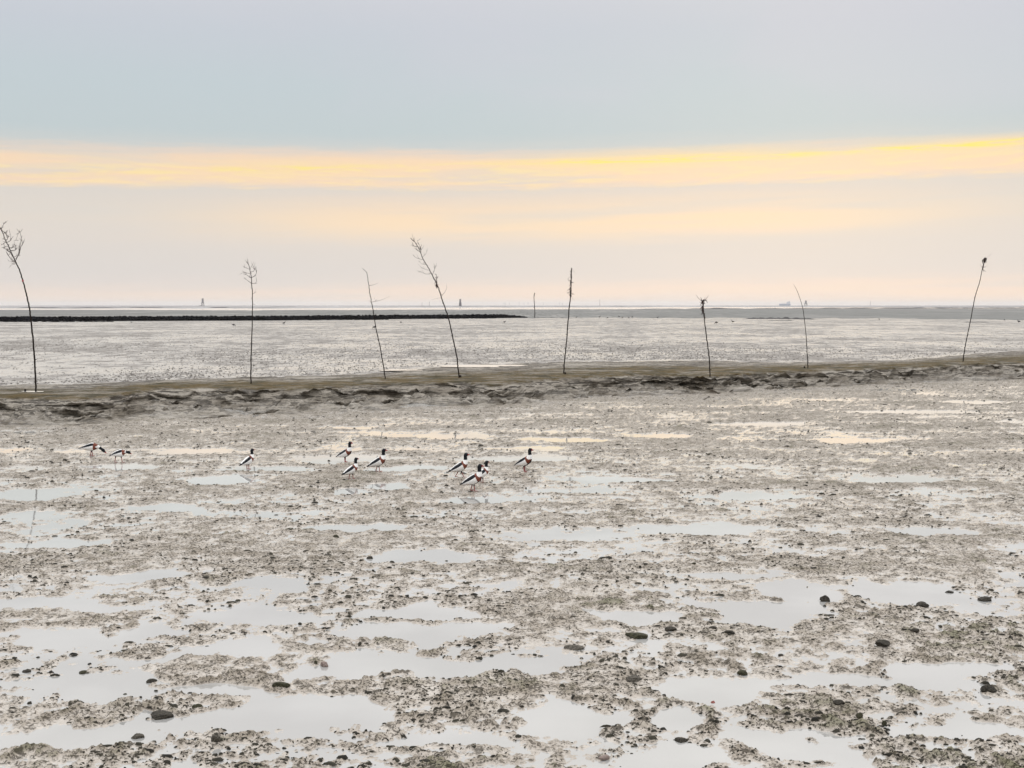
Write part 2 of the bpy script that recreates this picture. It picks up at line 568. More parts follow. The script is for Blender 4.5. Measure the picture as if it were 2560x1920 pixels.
foot = curve([(-900, 1150), (0, 1074), (130, 1068), (240, 1062), (380, 1046), (500, 1052), (640, 1042), (900, 1030), (1148, 1024), (1400, 1006), (1600, 990), (1800, 984),
              (2020, 972), (2250, 964), (2400, 957), (2560, 950), (3300, 920)], 0.0)
crest = curve([(-900, 1020), (0, 992), (180, 996), (300, 984), (400, 969), (620, 968), (760, 972), (900, 960), (1150, 954), (1230, 962), (1400, 944), (1600, 934), (1775, 940),
               (1900, 930), (2020, 926), (2250, 919), (2400, 910), (2560, 905), (3300, 890)], 0.58)
back = curve([(-900, 985), (0, 968), (220, 963), (380, 956), (620, 947), (900, 938), (975, 934), (1020, 925), (1180, 912), (1400, 904), (1600, 903), (1790, 900), (1850, 905),
              (2020, 906), (2260, 900), (2400, 888), (2560, 874), (3300, 860)], 0.34)


def cols(n):
    c = np.linspace(-0.50, 0.50, n)
    k = np.linspace(0.51, 1.6, 46)
    return np.concatenate([-k[::-1], c, k])


# pools read off the picture: centre, half width, half height
POOLS = [(200, 1838, 330, 30), (560, 1815, 220, 27), (770, 1775, 190, 26), (290, 1708, 125, 33), (520, 1737, 180, 13), (110, 1510, 170, 17), (180, 1592, 210, 15),
         (640, 1537, 95, 20), (560, 1628, 115, 17), (400, 1642, 90, 9), (850, 1672, 95, 30), (1050, 1578, 200, 24), (1060, 1530, 160, 17), (1250, 1668, 165, 27),
         (1010, 1660, 170, 15), (1550, 1541, 115, 13), (1450, 1790, 165, 26), (1700, 1722, 75, 24), (1130, 1860, 135, 16), (1650, 1893, 150, 16), (1810, 1434, 115, 10),
         (1990, 1482, 75, 28), (1880, 1527, 180, 23), (2260, 1482, 115, 28), (2360, 1690, 150, 30), (2120, 1712, 130, 14), (1800, 1727, 120, 28), (2020, 1862, 180, 24),
         (2440, 1832, 130, 20), (1715, 1805, 62, 32), (70, 1238, 95, 9), (560, 1200, 95, 12), (400, 1270, 85, 8), (885, 1146, 120, 6), (1290, 1146, 135, 7),
         (1040, 1392, 115, 12), (350, 1437, 95, 15), (680, 1462, 100, 14), (1750, 1322, 150, 9), (2330, 1326, 110, 8), (880, 1230, 50, 7), (1185, 1250, 70, 9),
         (300, 1166, 80, 6), (700, 1175, 90, 7), (955, 1215, 60, 7), (60, 1290, 80, 8), (240, 1840, 120, 26), (480, 1128, 70, 5), (1100, 1090, 140, 5), (1420, 1100, 110, 5),
         (1340, 1120, 90, 4), (2130, 1102, 90, 5), (1650, 1090, 100, 4), (1900, 1060, 110, 4), (2300, 1030, 130, 4), (2450, 1005, 90, 3), (880, 1070, 80, 3),
         (700, 1545, 120, 9), (1400, 1340, 160, 7), (1010, 1170, 100, 5), (1900, 1240, 120, 6), (2250, 1200, 130, 6), (1560, 1200, 110, 5), (130, 1360, 130, 8), (900, 1320, 130, 7)]
PW = []
for (px, py, a, b) in POOLS:
    c = at(px, py); near = at(px, py + b); far = at(px, max(py - b, HOR + 30)); side = at(px + a, py)
    PW.append((c.x, (near.y + far.y) / 2, side.x - c.x, (far.y - near.y) / 2))


def mud_height(x, y):
    shp = np.shape(x)
    x = np.ravel(np.asarray(x, dtype=np.float64)); y = np.ravel(np.asarray(y, dtype=np.float64))
    wx = fbm(x * 0.9, y * 0.9, 3, 90); wy = fbm(x * 0.9, y * 0.9, 3, 95)
    xs = x + 0.22 * wx; ys = y + 0.30 * wy
    far = sm(y, 12.0, 24.0)
    near = 1 - sm(y, 8.5, 15.0)
    h = 0.0125 * fbm(xs * 0.40, ys * 0.42, 5, 1, 0.62) + (0.006 + 0.007 * far) * fbm(x * 0.15, y * 0.75, 4, 15, 0.6) + 0.009 * fbm(x * 1.3, y * 1.9, 4, 16, 0.6) + 0.0010 + 0.0052 * sm(y, 18.0, 32.0)
    d2 = np.full(x.shape, 9.0)
    rag = 0.30 * fbm(x * 2.0, y * 1.6, 5, 33, 0.62)
    for cx, cy, rx, ry in PW:
        m = (np.abs(x - cx) < rx * 1.8 + 0.7) & (np.abs(y - cy) < ry * 1.9 + 0.9)
        if m.any():
            q = np.hypot((xs[m] - cx) / rx, (ys[m] - cy) / ry) + rag[m]
            d2[m] = np.minimum(d2[m], q)
    h = h + 0.008 * sm(d2, 0.9, 1.7) - 0.040 * (1 - sm(d2, 0.40, 1.25))
    land = sm(h, -0.015, 0.012)
    # pillows of mud with creases between, crumbly crust on top
    p1 = np.abs(gn(xs * 3.1, ys * 2.7, 60)); p2 = np.abs(gn(xs * 7.7 + 3, ys * 6.3, 61)); p3 = np.abs(gn(x * 17.0, y * 13.0, 62)); p4 = fbm(x * 30.0, y * 22.0, 2, 63)
    isl = sm(fbm(x * 0.8 + 9, y * 0.8, 4, 64, 0.55), -0.15, 0.60)
    rough = near * (0.006 + 0.062 * isl * p1 + 0.040 * (0.25 + isl) * p2) + (0.024 + 0.014 * near) * p3 + 0.007 * p4
    rough = rough + (1 - near) * (0.030 * p2 * (0.5 + isl) + 0.022 * isl * p1) * (1 - 0.2 * far)
    cr = fbm(x * 4.6, y * 4.6, 5, 65, 0.66)
    h = h + land * (rough * sm(cr, -0.45, 0.65) - 0.005 - 0.003 * near + 0.009 * cr)
    h = np.sign(h) * np.abs(h / 0.03) ** 0.8 * 0.03
    return h.reshape(shp)


# near mudflat
U = cols(960)
NR = 720
yf = foot(U) + 1.2
tt = np.linspace(0, 1, NR)[:, None]
inv = (1 / 5.5) * (1 - tt) + (1 / yf[None, :]) * tt
Y = 1 / inv
X = U[None, :] * Y
Z = mud_height(X, Y)
grid_obj('mudflat', X, Y, Z, M_MUD)

# standing water between the mud islands
me = np_mesh('water', [(-70, 4, 0), (70, 4, 0), (110, 62, 0), (-110, 62, 0)], [(0, 1, 2, 3)])
tag(link('water', me, None, [M_WATER]), kind='structure')
# bed below everything, out to the horizon
G = 30000.0
me = np_mesh('ground', [(-G, -G, -0.3), (G, -G, -0.3), (G, G, -0.3), (-G, G, -0.3)], [(0, 1, 2, 3)])
tag(link('ground', me, None, [M_FLATFAR]), kind='structure')


# eroded bank
def build_bank():
    U = cols(960)
    NF, NB = 150, 46
    s = np.concatenate([np.linspace(0, 1, NF), 1 + np.linspace(0, 1, NB + 1)[1:]])[:, None]
    yfo, ycr, yba = foot(U)[None, :], crest(U)[None, :], back(U)[None, :]
    xr = U[None, :] * ycr                                         # run along the bank
    face = np.clip(s, 0, 1); top = np.clip(s - 1, 0, 1)
    env = np.sin(face * math.pi)
    wob = fbm(xr * 0.35, face * 1.2, 4, 200, 0.55)
    Y = yfo - 0.25 + 0.7 * wob * env + (ycr - yfo + 0.25) * face + (yba + 3.0 - ycr) * top
    X = U[None, :] * Y
    gul = np.abs(fbm(X * 0.22 + 0.9 * face, Y * 0.10, 3, 210))    # ravines running down the face
    gul = (1 - sm(gul, 0.0, 0.22)) * sm(fbm(X * 0.09, X * 0 + 3.3, 2, 211), -0.3, 0.5)
    prof = 0.60 * face ** 0.8 + 0.40 * sm(face, 0.62, 0.97)
    prof = prof + 0.17 * fbm(X * 0.45, face * 2.6, 5, 220, 0.55) * env
    q = prof * 4.2 + 0.75 * fbm(X * 0.24, Y * 0.25, 4, 230)
    fl = np.floor(q); fr = q - fl
    step = (fl + sm(fr, 0.62, 0.97)) / 4.2 - (q / 4.2 - prof)
    lowf = sm(face, 0.25, 0.7)
    mask = (0.62 + 0.38 * lowf) * sm(fbm(X * 0.38 + fl * 7.7, fl * 3.1 + Y * 0.05, 4, 240), -0.30, 0.30) * env ** 0.4
    zz = prof * (1 - 0.92 * mask) + step * 0.92 * mask
    Z = -0.06 + 0.64 * np.clip(zz, -0.05, 1.2)
    Z = Z - 0.36 * gul * env ** 0.6
    # the crest breaks off in one long scarp
    s0 = 0.84 + 0.09 * fbm(X * 0.16, X * 0 + 7.7, 4, 270)
    scm = sm(fbm(X * 0.11 + 4, X * 0 + 1.3, 3, 271), -0.45, 0.15)
    ds = face - s0
    scarp = sm(ds, -0.035, 0.02)
    Z = Z + scm * (0.16 * (scarp - 0.5) * np.exp(-np.abs(ds) * 4.5)) * env ** 0.3
    Y = Y - scm * 0.30 * np.exp(-((ds - 0.012) / 0.028) ** 2) * (0.7 + 0.6 * fbm(X * 1.3, X * 0, 3, 272))
    lip = np.where(fr < 0.96, sm(fr, 0.55, 0.96), 1 - (fr - 0.96) / 0.04)
    Y = Y - 0.42 * mask * lip * (1 - top) * sm(face, 0.02, 0.15)
    zt = 0.60 - 0.32 * sm(top, 0.12, 1.0)
    k = sm(top, 0.0, 0.10)
    Z = Z * (1 - k) + zt * k
    rid = np.abs(fbm(X * 0.55 + 1.6 * face, face * 2.2 - X * 0.12, 5, 256, 0.58))
    Z = Z + (0.42 * rid - 0.12) * env ** 0.8 * (0.75 + 0.25 * lowf)
    cl = np.abs(fbm(X * 1.6, Y * 1.2 + 2 * face, 4, 255, 0.6))
    Z = Z + 0.025 * fbm(X * 0.9, Y * 0.9, 5, 250, 0.6) + (0.05 * cl * env + 0.020 * np.abs(fbm(X * 4.0, Y * 3.0, 4, 260, 0.6))) * (1 - 0.5 * top)
    Z = Z - 0.12 * sm(top, 0.9, 1.0)
    grid_obj('mud_bank', U[None, :] * Y, Y, Z, M_BANK)
    from_top = k
    return U, ycr[0]


build_bank()


def bank_z(px, py):
    dg = bpy.context.evaluated_depsgraph_get()
    o = Vector((0, 0, H)); d = Vector(ray(px, py)).normalized()
    hit = scene.ray_cast(dg, o, d)
    return hit[1] if hit[0] else at(px, py, 0.55)


# far flats: strips from the back of the bank to the horizon
def strip(name, near_f, far_f, z, mat, nr, geometric=True):
    U = cols(500)
    a, b = near_f(U)[None, :], far_f(U)[None, :]
    t = np.linspace(0, 1, nr)[:, None]
    Y = 1 / (1 / a * (1 - t) + 1 / b * t)
    X = U[None, :] * Y
    return grid_obj(name, X, Y, np.full_like(X, z), mat)


def edge(pts, z=0.3, wob=0.0, seed=0, fr=30.0):
    base = curve(pts, z)

    def f(u):
        y = base(u)
        inv = 1 / y * (1 + wob * fbm(u * fr, u * 0 + 0.5, 4, seed))
        return 1 / inv
    return f


e_back = lambda u: back(u) - 1.0
e_dark = edge([(-400, 797), (0, 796), (1300, 794.5), (1700, 794), (2100, 797), (2560, 799), (3000, 800)], 0.3, 0.06, 301)
e_chan = edge([(-400, 774.6), (0, 774.4), (640, 775.5), (1280, 773.5), (1700, 772.5), (2100, 772), (2560, 772), (3000, 772)], 0.3, 0.05, 302)
e_far = edge([(-400, 771.5), (0, 771.0), (640, 771.0), (1280, 768.5), (1800, 768), (2560, 769), (3000, 769)], 0.3, 0.10, 303)
e_end = lambda u: np.full_like(u, 29000.0)
strip('tidal_flat', e_back, e_dark, 0.30, M_FLAT, 60)
strip('tidal_flat', e_dark, e_chan, 0.30, M_FLATDARK, 24)
strip('water', e_chan, e_far, 0.30, M_CHAN, 12)
strip('tidal_flat', e_far, e_end, 0.30, M_FLATFAR, 12)


# low dark banks far out
def low_bank(name, pts, h, depth, mat, seed, label=None):
    """pts: picture points along its foot; a real ridge that thick and that deep."""
    n = 160
    px = np.linspace(pts[0][0], pts[-1][0], n)
    py = np.interp(px, [p[0] for p in pts], [p[1] for p in pts])
    P = np.array([at(a, b, 0.3) for a, b in zip(px, py)])
    prof = [(-0.5, -0.03), (-0.36, 0.45), (-0.15, 0.9), (0.1, 1.0), (0.35, 0.5), (0.5, -0.03)]
    t = np.linspace(0, 1, n)
    env = np.clip(np.minimum(t, 1 - t) * 7, 0.02, 1) ** 0.6 * np.clip(0.65 + 0.8 * fbm(t * 14, t * 0 + seed, 4, seed), 0.1, 1.4)
    rows = []
    for d, k in prof:
        rows.append(np.stack([P[:, 0], P[:, 1] + d * depth * (0.4 + 0.6 * env), 0.3 + h * env * k], -1))
    A = np.stack(rows, 0)
    return grid_obj(name, A[..., 0], A[..., 1], A[..., 2], mat)


low_bank('mud_bank', [(1590, 772.6), (1900, 771.8), (2300, 771.2), (2700, 771.6)], 0.7, 40, M_MUSSEL, 401)
low_bank('mud_bank', [(2050, 769.2), (2350, 769.6), (2700, 769.2)], 0.5, 40, M_MUSSEL, 402)
for k, (a, b, yy) in enumerate([(60, 140, 769.6), (180, 290, 770.2), (330, 400, 769.8), (530, 560, 769.4), (680, 740, 766.4)]):
    low_bank('mud_bank', [(a, yy), (b, yy)], 0.6, 60, M_MUSSEL, 410 + k)


# puddles lying on the bank
def puddle(px, py, a, b, z, seed, label):
    n = 40
    vs = []
    c = at(px, py, z)
    for k in range(n):
        th = 2 * math.pi * k / n
        r = 1 + 0.22 * float(gn(np.array([math.cos(th) * 1.6 + seed]), np.array([math.sin(th) * 1.6]), seed)[0])
        p = at(px + a * r * math.cos(th), py + b * r * math.sin(th), z)
        vs.append(p)
    mb = MB(); mb.add(vs, [tuple(range(n))[::-1]])
    o = mb.build('puddle', M_WATER)
    return tag(o, label, 'puddle')


# ------------------------------------------------------------------ lumps as real relief
OCT_V = np.array([(1, 0, 0), (0, 1, 0), (-1, 0, 0), (0, -1, 0), (0, 0, 1.0)], dtype=np.float64)
OCT_F = np.array([(0, 1, 4), (1, 2, 4), (2, 3, 4), (3, 0, 4)])


def lumps(name, P, rx, ry, hz, mat, kind='stuff', ring=7):
    n = len(P)
    ang = np.linspace(0, 2 * math.pi, ring, endpoint=False)
    j = 1 + 0.42 * RNG.standard_normal((n, ring)).clip(-1.5, 1.5)
    bx = np.cos(ang)[None] * j; by = np.sin(ang)[None] * j
    base = np.stack([P[:, 0, None] + bx * rx[:, None], P[:, 1, None] + by * ry[:, None], np.repeat(P[:, 2, None] - 0.006, ring, 1)], -1)
    midr = np.stack([P[:, 0, None] + bx * 0.62 * rx[:, None], P[:, 1, None] + by * 0.62 * ry[:, None], P[:, 2, None] + hz[:, None] * (0.45 + 0.5 * RNG.random((n, ring)))], -1)
    top = np.stack([P[:, 0] + 0.2 * rx * RNG.standard_normal(n), P[:, 1], P[:, 2] + hz], -1)[:, None, :]
    V = np.concatenate([base, midr, top], 1)
    m = 2 * ring + 1
    fs = []
    for k in range(ring):
        k2 = (k + 1) % ring
        fs += [(k, k2, ring + k2), (k, ring + k2, ring + k), (ring + k, ring + k2, 2 * ring)]
    F_ = np.array(fs)[None] + (np.arange(n) * m)[:, None, None]
    o = link(name, np_mesh(name, V.reshape(-1, 3), F_.reshape(-1, 3), True), None, [mat])
    return tag(o, kind=kind)


def scatter_uv(n, y0, y1, spread=0.56):
    u = RNG.uniform(-spread, spread, n)
    y = 1 / RNG.uniform(1 / y1, 1 / y0, n)
    return u, y


# dark clods and weed scraps on the near mud
u, y = scatter_uv(46000, 6.5, 52.0)
x = u * y
keep = y < foot(u) - 0.4
u, y, x = u[keep], y[keep], x[keep]
z = mud_height(x, y)
dens = fbm(x * 0.7, y * 0.5, 3, 500)
keep = (z > np.where(RNG.random(len(x)) < 0.12, -0.007, 0.002)) & (dens + RNG.standard_normal(len(x)) * 0.35 > 0.1)
x, y, z = x[keep], y[keep], z[keep]
sz = 0.004 + 0.015 * RNG.random(len(x)) ** 8 + 0.00042 * y
lumps('mud_clods', np.stack([x, y, np.maximum(z, -0.002)], -1), sz * (0.9 + 1.8 * RNG.random(len(x)) ** 2), sz, sz * (0.45 + 0.6 * RNG.random(len(x))), M_CLOD)
# worm casts over the flat behind the bank
u, y = scatter_uv(100000, 40.0, 230.0)
keep = y > back(u) + 2.0
u, y = u[keep], y[keep]
x = u * y
keep = fbm(x * 0.06, y * 0.03, 4, 520) + 0.45 * RNG.standard_normal(len(x)) > 0.05
x, y = x[keep], y[keep]
sz = 0.020 + 0.040 * RNG.random(len(x)) ** 3
hz_ = 0.012 + 0.030 * RNG.random(len(x)) ** 1.5
V = OCT_V[None] * np.stack([sz * 1.7, sz, hz_], -1)[:, None, :] * (1 + 0.3 * RNG.standard_normal((len(x), 5, 1)).clip(-1, 1)) + np.stack([x, y, np.full(len(x), 0.298)], -1)[:, None, :]
FF = OCT_F[None] + (np.arange(len(x)) * 5)[:, None, None]
tag(link('worm_casts', np_mesh('worm_casts', V.reshape(-1, 3), FF.reshape(-1, 3), False), None, [M_CAST]), kind='stuff')


# ------------------------------------------------------------------ stones one by one
def stone_mesh(seed, flat=0.7, point=0.0):
    bm = bmesh.new()
    bmesh.ops.create_icosphere(bm, subdivisions=3, radius=1.0)
    rr = random.Random(seed)
    ax = [Vector((rr.gauss(0, 1), rr.gauss(0, 1), rr.gauss(0, 1))).normalized() for _ in range(12)]
    cut = [rr.uniform(0.55, 0.95) for _ in ax]
    for v in bm.verts:
        d = v.co.normalized(); r = 1.0
        for a, c in zip(ax, cut):
            k = d.dot(a)
            if k > 0.05: r = min(r, c / k)
        r *= 1 + rr.uniform(-0.07, 0.07)
        v.co = d * r
        if point and v.co.z > 0:
            v.co.x *= 1 - point * v.co.z; v.co.y *= 1 - point * v.co.z
        v.co.z *= flat
    me = bpy.data.meshes.new('stone')
    bm.to_mesh(me); bm.free()
    return me


M_STONE = {'dark': plain('wet dark stone', (0.036, 0.031, 0.023), 0.6, 0.7, 5.0, bump=0.9, spec=0.2),
           'green': plain('algae covered stone', (0.042, 0.040, 0.022), 0.7, 0.7, 5.0, bump=0.9, spec=0.2),
           'pink': plain('pale pinkish stone', (0.19, 0.14, 0.12), 0.5, 0.35, 3.0, bump=0.4),
           'red': plain('brick red stone', (0.22, 0.055, 0.04), 0.55, 0.3, 3.0, bump=0.4),
           'grey': plain('wet grey stone', (0.085, 0.075, 0.06), 0.6, 0.7, 5.0, bump=0.9, spec=0.25)}
SG = 'stones lying on the near mud'
STONES = [  # px, py of the foot, half width px, height/width, kind, point, label
    (2065, 1505, 14, 1.15, 'dark', 0.40, 'dark upright stone with a pointed top beside a pool at right'),
    (923, 1398, 9, 0.7, 'dark', 0.1, 'small dark stone alone on open mud below the group of ducks'),
    (376, 1708, 13, 0.5, 'dark', 0.0, 'smooth black oval stone at the edge of a pool at lower left'),
    (809, 1668, 13, 0.75, 'pink', 0.0, 'round pale pinkish stone at the edge of a pool, small green stone at its left'),
    (789, 1663, 6, 0.8, 'green', 0.2, 'small green stone touching the round pinkish stone'),
    (340, 1848, 16, 0.6, 'grey', 0.1, 'rounded grey brown stone alone in the wide pool at bottom left'),
    (396, 1800, 30, 0.36, 'dark', 0.0, 'broad low black lump on a mud island above the bottom left pool'),
    (490, 1775, 15, 0.6, 'green', 0.1, 'green weedy lump at the right end of the lower left mud island'),
    (2478, 1735, 19, 0.6, 'dark', 0.2, 'large black rounded stone near the right edge of the picture'),
    (2152, 1798, 11, 0.75, 'green', 0.0, 'round mossy green stone on the lower right mud'),
    (2213, 1815, 9, 1.0, 'green', 0.1, 'green stone standing at the tip of a pool, right of the round mossy one'),
    (1592, 1600, 30, 0.36, 'green', 0.0, 'long low weedy lump with dark ends, right of centre'),
    (1436, 1626, 26, 0.28, 'grey', 0.0, 'long flat loaf shaped stone left of the weedy lump'),
    (1584, 1708, 23, 0.4, 'grey', 0.0, 'oval grey stone with a dark right end, below the weedy lump'),
    (1656, 1674, 11, 0.6, 'dark', 0.1, 'small black stone up and right of the oval grey stone'),
    (1782, 1758, 6, 0.9, 'red', 0.1, 'small brick red stone on the lower right mud'),
    (538, 1865, 14, 0.8, 'grey', 0.2, 'tilted grey stone at the tip of the bottom mud island'),
    (1510, 1902, 15, 0.45, 'pink', 0.0, 'pale brown stone at the bottom edge right of centre'),
]
for (px, py, hw, asp, kd, pt, lab) in STONES:
    p = at(px, py); k = (p - Vector((0, 0, H))).length / F
    o = link('stone', stone_mesh(int(px * 7 + py), 0.9, pt), None, [M_STONE[kd]])
    s = hw * k
    o.scale = (s, s * 0.75, s * asp * 1.15)
    o.location = (p.x, p.y + s * 0.7, float(mud_height(np.array([p.x]), np.array([p.y + s * 0.7]))[0].clip(-0.005, 0.06)) + s * asp * 0.28)
    o.rotation_euler = (0, 0, random.uniform(-0.4, 0.4))
    tag(o, lab, 'stone', SG)
for (px, py, hw, lab) in [
        (310, 1737, 6, 'pebble at the lower left, just down left of the smooth black oval stone'),
        (474, 1734, 7, 'pebble standing in the lower left pool, right of the smooth black oval stone'),
        (62, 1682, 12, 'dark stone near the left edge, leftmost stone on the lower left mud'),
        (205, 1685, 11, 'dark stone left of the lower left pool, second from the left edge'),
        (1785, 1577, 12, 'left one of two dark stones close together, right of the long low weedy lump'),
        (1826, 1590, 16, 'right one of two dark stones close together, right of the long low weedy lump'),
        (1676, 1579, 17, 'broad flat dark stone just up right of the long low weedy lump'),
        (2290, 1586, 13, 'dark stone alone on open mud, down right of the upright pointed stone'),
        (2210, 1622, 20, 'longest flat dark stone on the right hand mud'),
        (2068, 1550, 8, 'small stone in shallow water right below the upright pointed stone'),
        (1860, 1690, 15, 'dark oval stone up right of the small brick red stone'),
        (1955, 1642, 9, 'pebble on pale mud, up right of the dark oval stone'),
        (700, 1722, 22, 'wide dark lump on the mud tongue right of the lower left pool'),
        (2002, 1796, 14, 'left one of two dark stones to the left of the round mossy green stone'),
        (2100, 1772, 14, 'right one of two dark stones to the left of the round mossy green stone'),
        (1703, 1858, 17, 'mossy lump on the bottom mud right of centre'),
        (840, 1346, 9, 'small dark stone up left of the stone alone on open mud below the ducks'),
        (2311, 1520, 18, 'left and lowest of three dark stones near the right edge'),
        (2376, 1483, 11, 'middle and highest of three dark stones near the right edge'),
        (2466, 1504, 16, 'right one of three dark stones near the right edge'),
        (1735, 1414, 7, 'small dark stone left of the narrow pool in the right middle'),
        (1305, 1771, 6, 'tiny dark stone on the mud tip at bottom centre')]:
    p = at(px, py); k = (p - Vector((0, 0, H))).length / F
    o = link('stone', stone_mesh(int(px * 3 + py), 0.9, 0.05), None, [M_STONE[random.choice(['dark', 'dark', 'green'])]])
    s = hw * k
    o.scale = (s, s * 0.8, s * random.uniform(0.42, 0.65))
    o.location = (p.x, p.y + s * 0.7, float(mud_height(np.array([p.x]), np.array([p.y + s * 0.7]))[0].clip(-0.005, 0.06)) + s * 0.12)
    o.rotation_euler = (0, 0, random.uniform(-0.4, 0.4))
    tag(o, lab, 'stone', 'stones lying on the near mud')


# ------------------------------------------------------------------ withies
def smooth_path(P, n=5):
    out = []
    for i in range(len(P) - 1):
        p0 = P[max(i - 1, 0)]; p1 = P[i]; p2 = P[i + 1]; p3 = P[min(i + 2, len(P) - 1)]
        for k in range(n):
            t = k / n
            out.append(0.5 * ((2 * p1) + (p2 - p0) * t + (2 * p0 - 5 * p1 + 4 * p2 - p3) * t * t + (3 * p1 - p0 - 3 * p2 + p3) * t ** 3))
    out.append(P[-1])
    return out


def withy(pts, r0, r1, label, twigs=(), sprig=0, tufts=(), seed=1, base_hit=True, group='withies along the mud bank', dark=True):
    """pts: the stem from its foot upwards; twigs: branches (with side sprigs); tufts: bunches of dried weed."""
    rr = random.Random(seed)
    b = bank_z(*pts[0]) if base_hit else at(pts[0][0], pts[0][1], 0.3)
    Yb = b.y
    root = empty('withy', b, label, 'withy', group)
    raw = [at_y(px, py, Yb + 0.004 * (pts[0][1] - py) * 0.3) for px, py in pts]
    raw[0] = b.copy()
    sp = smooth_path([p - b for p in raw], 6)
    sp = [p + Vector((rr.gauss(0, 1), rr.gauss(0, 1), 0)) * 0.005 for p in sp]
    sp[0] = Vector((0, 0, -0.25))
    n = len(sp)
    rad = [r0 + (r1 - r0) * (i / (n - 1)) for i in range(n)]
    mb = MB(); mb.tube(sp, rad, 7)
    for i in range(4, n, 5):                                      # knots
        if rr.random() < 0.5:
            q = sp[i]; d = Vector((rr.choice((-1, 1)), rr.gauss(0, 0.5), 0.5)).normalized()
            mb.tube([q, q + d * rad[i] * 3.2], [rad[i] * 0.7, rad[i] * 0.3], 5)
    mb.build('stem', M_STICK, root, True)
    k = Yb / F
    for tw in twigs:
        pl = tw[0]; r = tw[1] if len(tw) > 1 else r1 * 0.8; ns = tw[2] if len(tw) > 2 else sprig
        yy = Yb + rr.uniform(-0.25, 0.25)
        q = [at_y(px, py, Yb + (yy - Yb) * j / max(1, len(pl) - 1)) - b for j, (px, py) in enumerate(pl)]
        q = smooth_path(q, 4)
        mb = MB()
        ns = int(ns * 1.6 + 0.5)
        mb.tube(q, [r * (1 - 0.7 * j / (len(q) - 1)) for j in range(len(q))], 5)
        for _ in range(ns):
            j = rr.randrange(1, len(q))
            d = (q[j] - q[j - 1]).normalized()
            side = Vector((rr.gauss(0, 1), rr.gauss(0, 1), rr.gauss(0.2, 0.8)))
            d2 = (d + side * 0.6).normalized()
            L = rr.uniform(4, 13) * k
            e = q[j] + d2 * L
            mb.tube([q[j], q[j] + d2 * L * 0.5 + Vector((0, 0, 0.08 * L)), e + Vector((0, 0, 0.3 * L))], [r * 0.6, r * 0.5, r * 0.22], 4)
        mb.build('twig', M_TWIG, root, True)
    for (px, py, hw, hh, cnt) in tufts:
        mb = MB()
        c = at_y(px, py, Yb) - b
        for _ in range(cnt):
            p = c + Vector((rr.gauss(0, hw * 0.35), rr.gauss(0, hw * 0.35), rr.uniform(-hh, hh))) * k
            d = Vector((rr.gauss(0, 0.6), rr.gauss(0, 0.6), rr.choice((-1, 1)) * rr.uniform(0.4, 1.2))).normalized()
            L = rr.uniform(0.5, 1.3) * max(hw, hh * 0.5) * k
            bend = Vector((rr.gauss(0, 0.5), rr.gauss(0, 0.5), -0.5)) * L * 0.5
            mb.tube([p, p + d * L * 0.5, p + d * L + bend], [0.013, 0.010, 0.004], 4)
        mb.build('weed_tuft', M_WEED, root, True)
    return root, b


def W1():
    rng = random.Random(5)
    st = [(90, 979), (88, 930), (84, 870), (79, 815), (75, 780), (71, 757), (66, 735), (57, 702), (49, 676), (40.5, 658), (35, 646), (28, 630), (22, 617), (14.5, 602), (8, 585), (2, 573), (-6, 560)]
    tw = [([(38, 653), (45, 638), (50, 615), (53, 595), (48, 580), (40, 602 - 2)], 0.012, 9),
          ([(47, 640), (52, 618), (57, 610), (55, 602)], 0.010, 5), ([(38, 655), (27, 647), (20, 637)], 0.012, 4), ([(33, 643), (24, 630), (18, 622)], 0.010, 5),
          ([(28, 632), (20, 628), (13, 622)], 0.010, 4), ([(24, 620), (33, 618), (35, 610), (36, 612)], 0.012, 5), ([(26, 626), (36, 627), (40, 622)], 0.010, 4),
          ([(16, 604), (10, 608), (3, 613)], 0.010, 3), ([(17, 606), (25, 602), (27, 594), (26, 587)], 0.010, 3), ([(13, 600), (8, 596)], 0.008, 2),
          ([(15, 601), (19, 596), (17, 590)], 0.012, 4), ([(3, 575), (12, 582), (18, 590)], 0.012, 5), ([(2, 573), (6, 566), (10, 559)], 0.012, 3), ([(22, 615), (12, 617), (9, 620)], 0.009, 3),
          ([(39, 657), (30, 654), (20, 652)], 0.008, 3), ([(40, 659), (33, 661), (27, 663)], 0.008, 2), ([(34, 644), (40, 640), (44, 640)], 0.009, 3)]
    root, b = withy(st, 0.030, 0.010, 'tall bent withy at far left with a feathery top and a red tag', tw, tufts=(), seed=21)
    c = at_y(57, 702, b.y) - b
    bm = bmesh.new(); bmesh.ops.create_icosphere(bm, subdivisions=2, radius=0.034)
    for v in bm.verts: v.co = Vector((v.co.x, v.co.y * 0.8, v.co.z)) * random.uniform(0.85, 1.15) + c
    me = bpy.data.meshes.new('tag'); bm.to_mesh(me); bm.free()
    link('tag', me, root, [M_RED])


W1()
withy([(626.5, 959), (628, 900), (630, 820), (631, 757), (629, 700), (626, 680), (622, 662), (616, 655)], 0.024, 0.007, 'upright withy with a sparse spreading top of bare twigs, second from left',
      [([(629, 709), (620, 702), (610, 695)], 0.010, 2), ([(629, 694), (636, 690), (641, 683), (640, 676)], 0.011, 3), ([(628, 695), (618, 688), (612, 686)], 0.010, 3),
       ([(627, 684), (618, 683), (606, 682)], 0.008, 3), ([(626, 680), (634, 678), (636, 672), (634, 668)], 0.009, 3), ([(625, 674), (616, 670), (609, 668)], 0.007, 3),
       ([(629, 709), (637, 708), (642, 704)], 0.010, 2), ([(624, 668), (620, 660), (617, 655)], 0.007, 3), ([(625, 672), (630, 664), (633, 658)], 0.006, 2),
       ([(630, 735), (635, 733), (638, 732)], 0.007, 1), ([(631, 722), (627, 720), (625, 719)], 0.006, 0), ([(631, 760), (636, 761), (640, 763)], 0.006, 0)], seed=22)
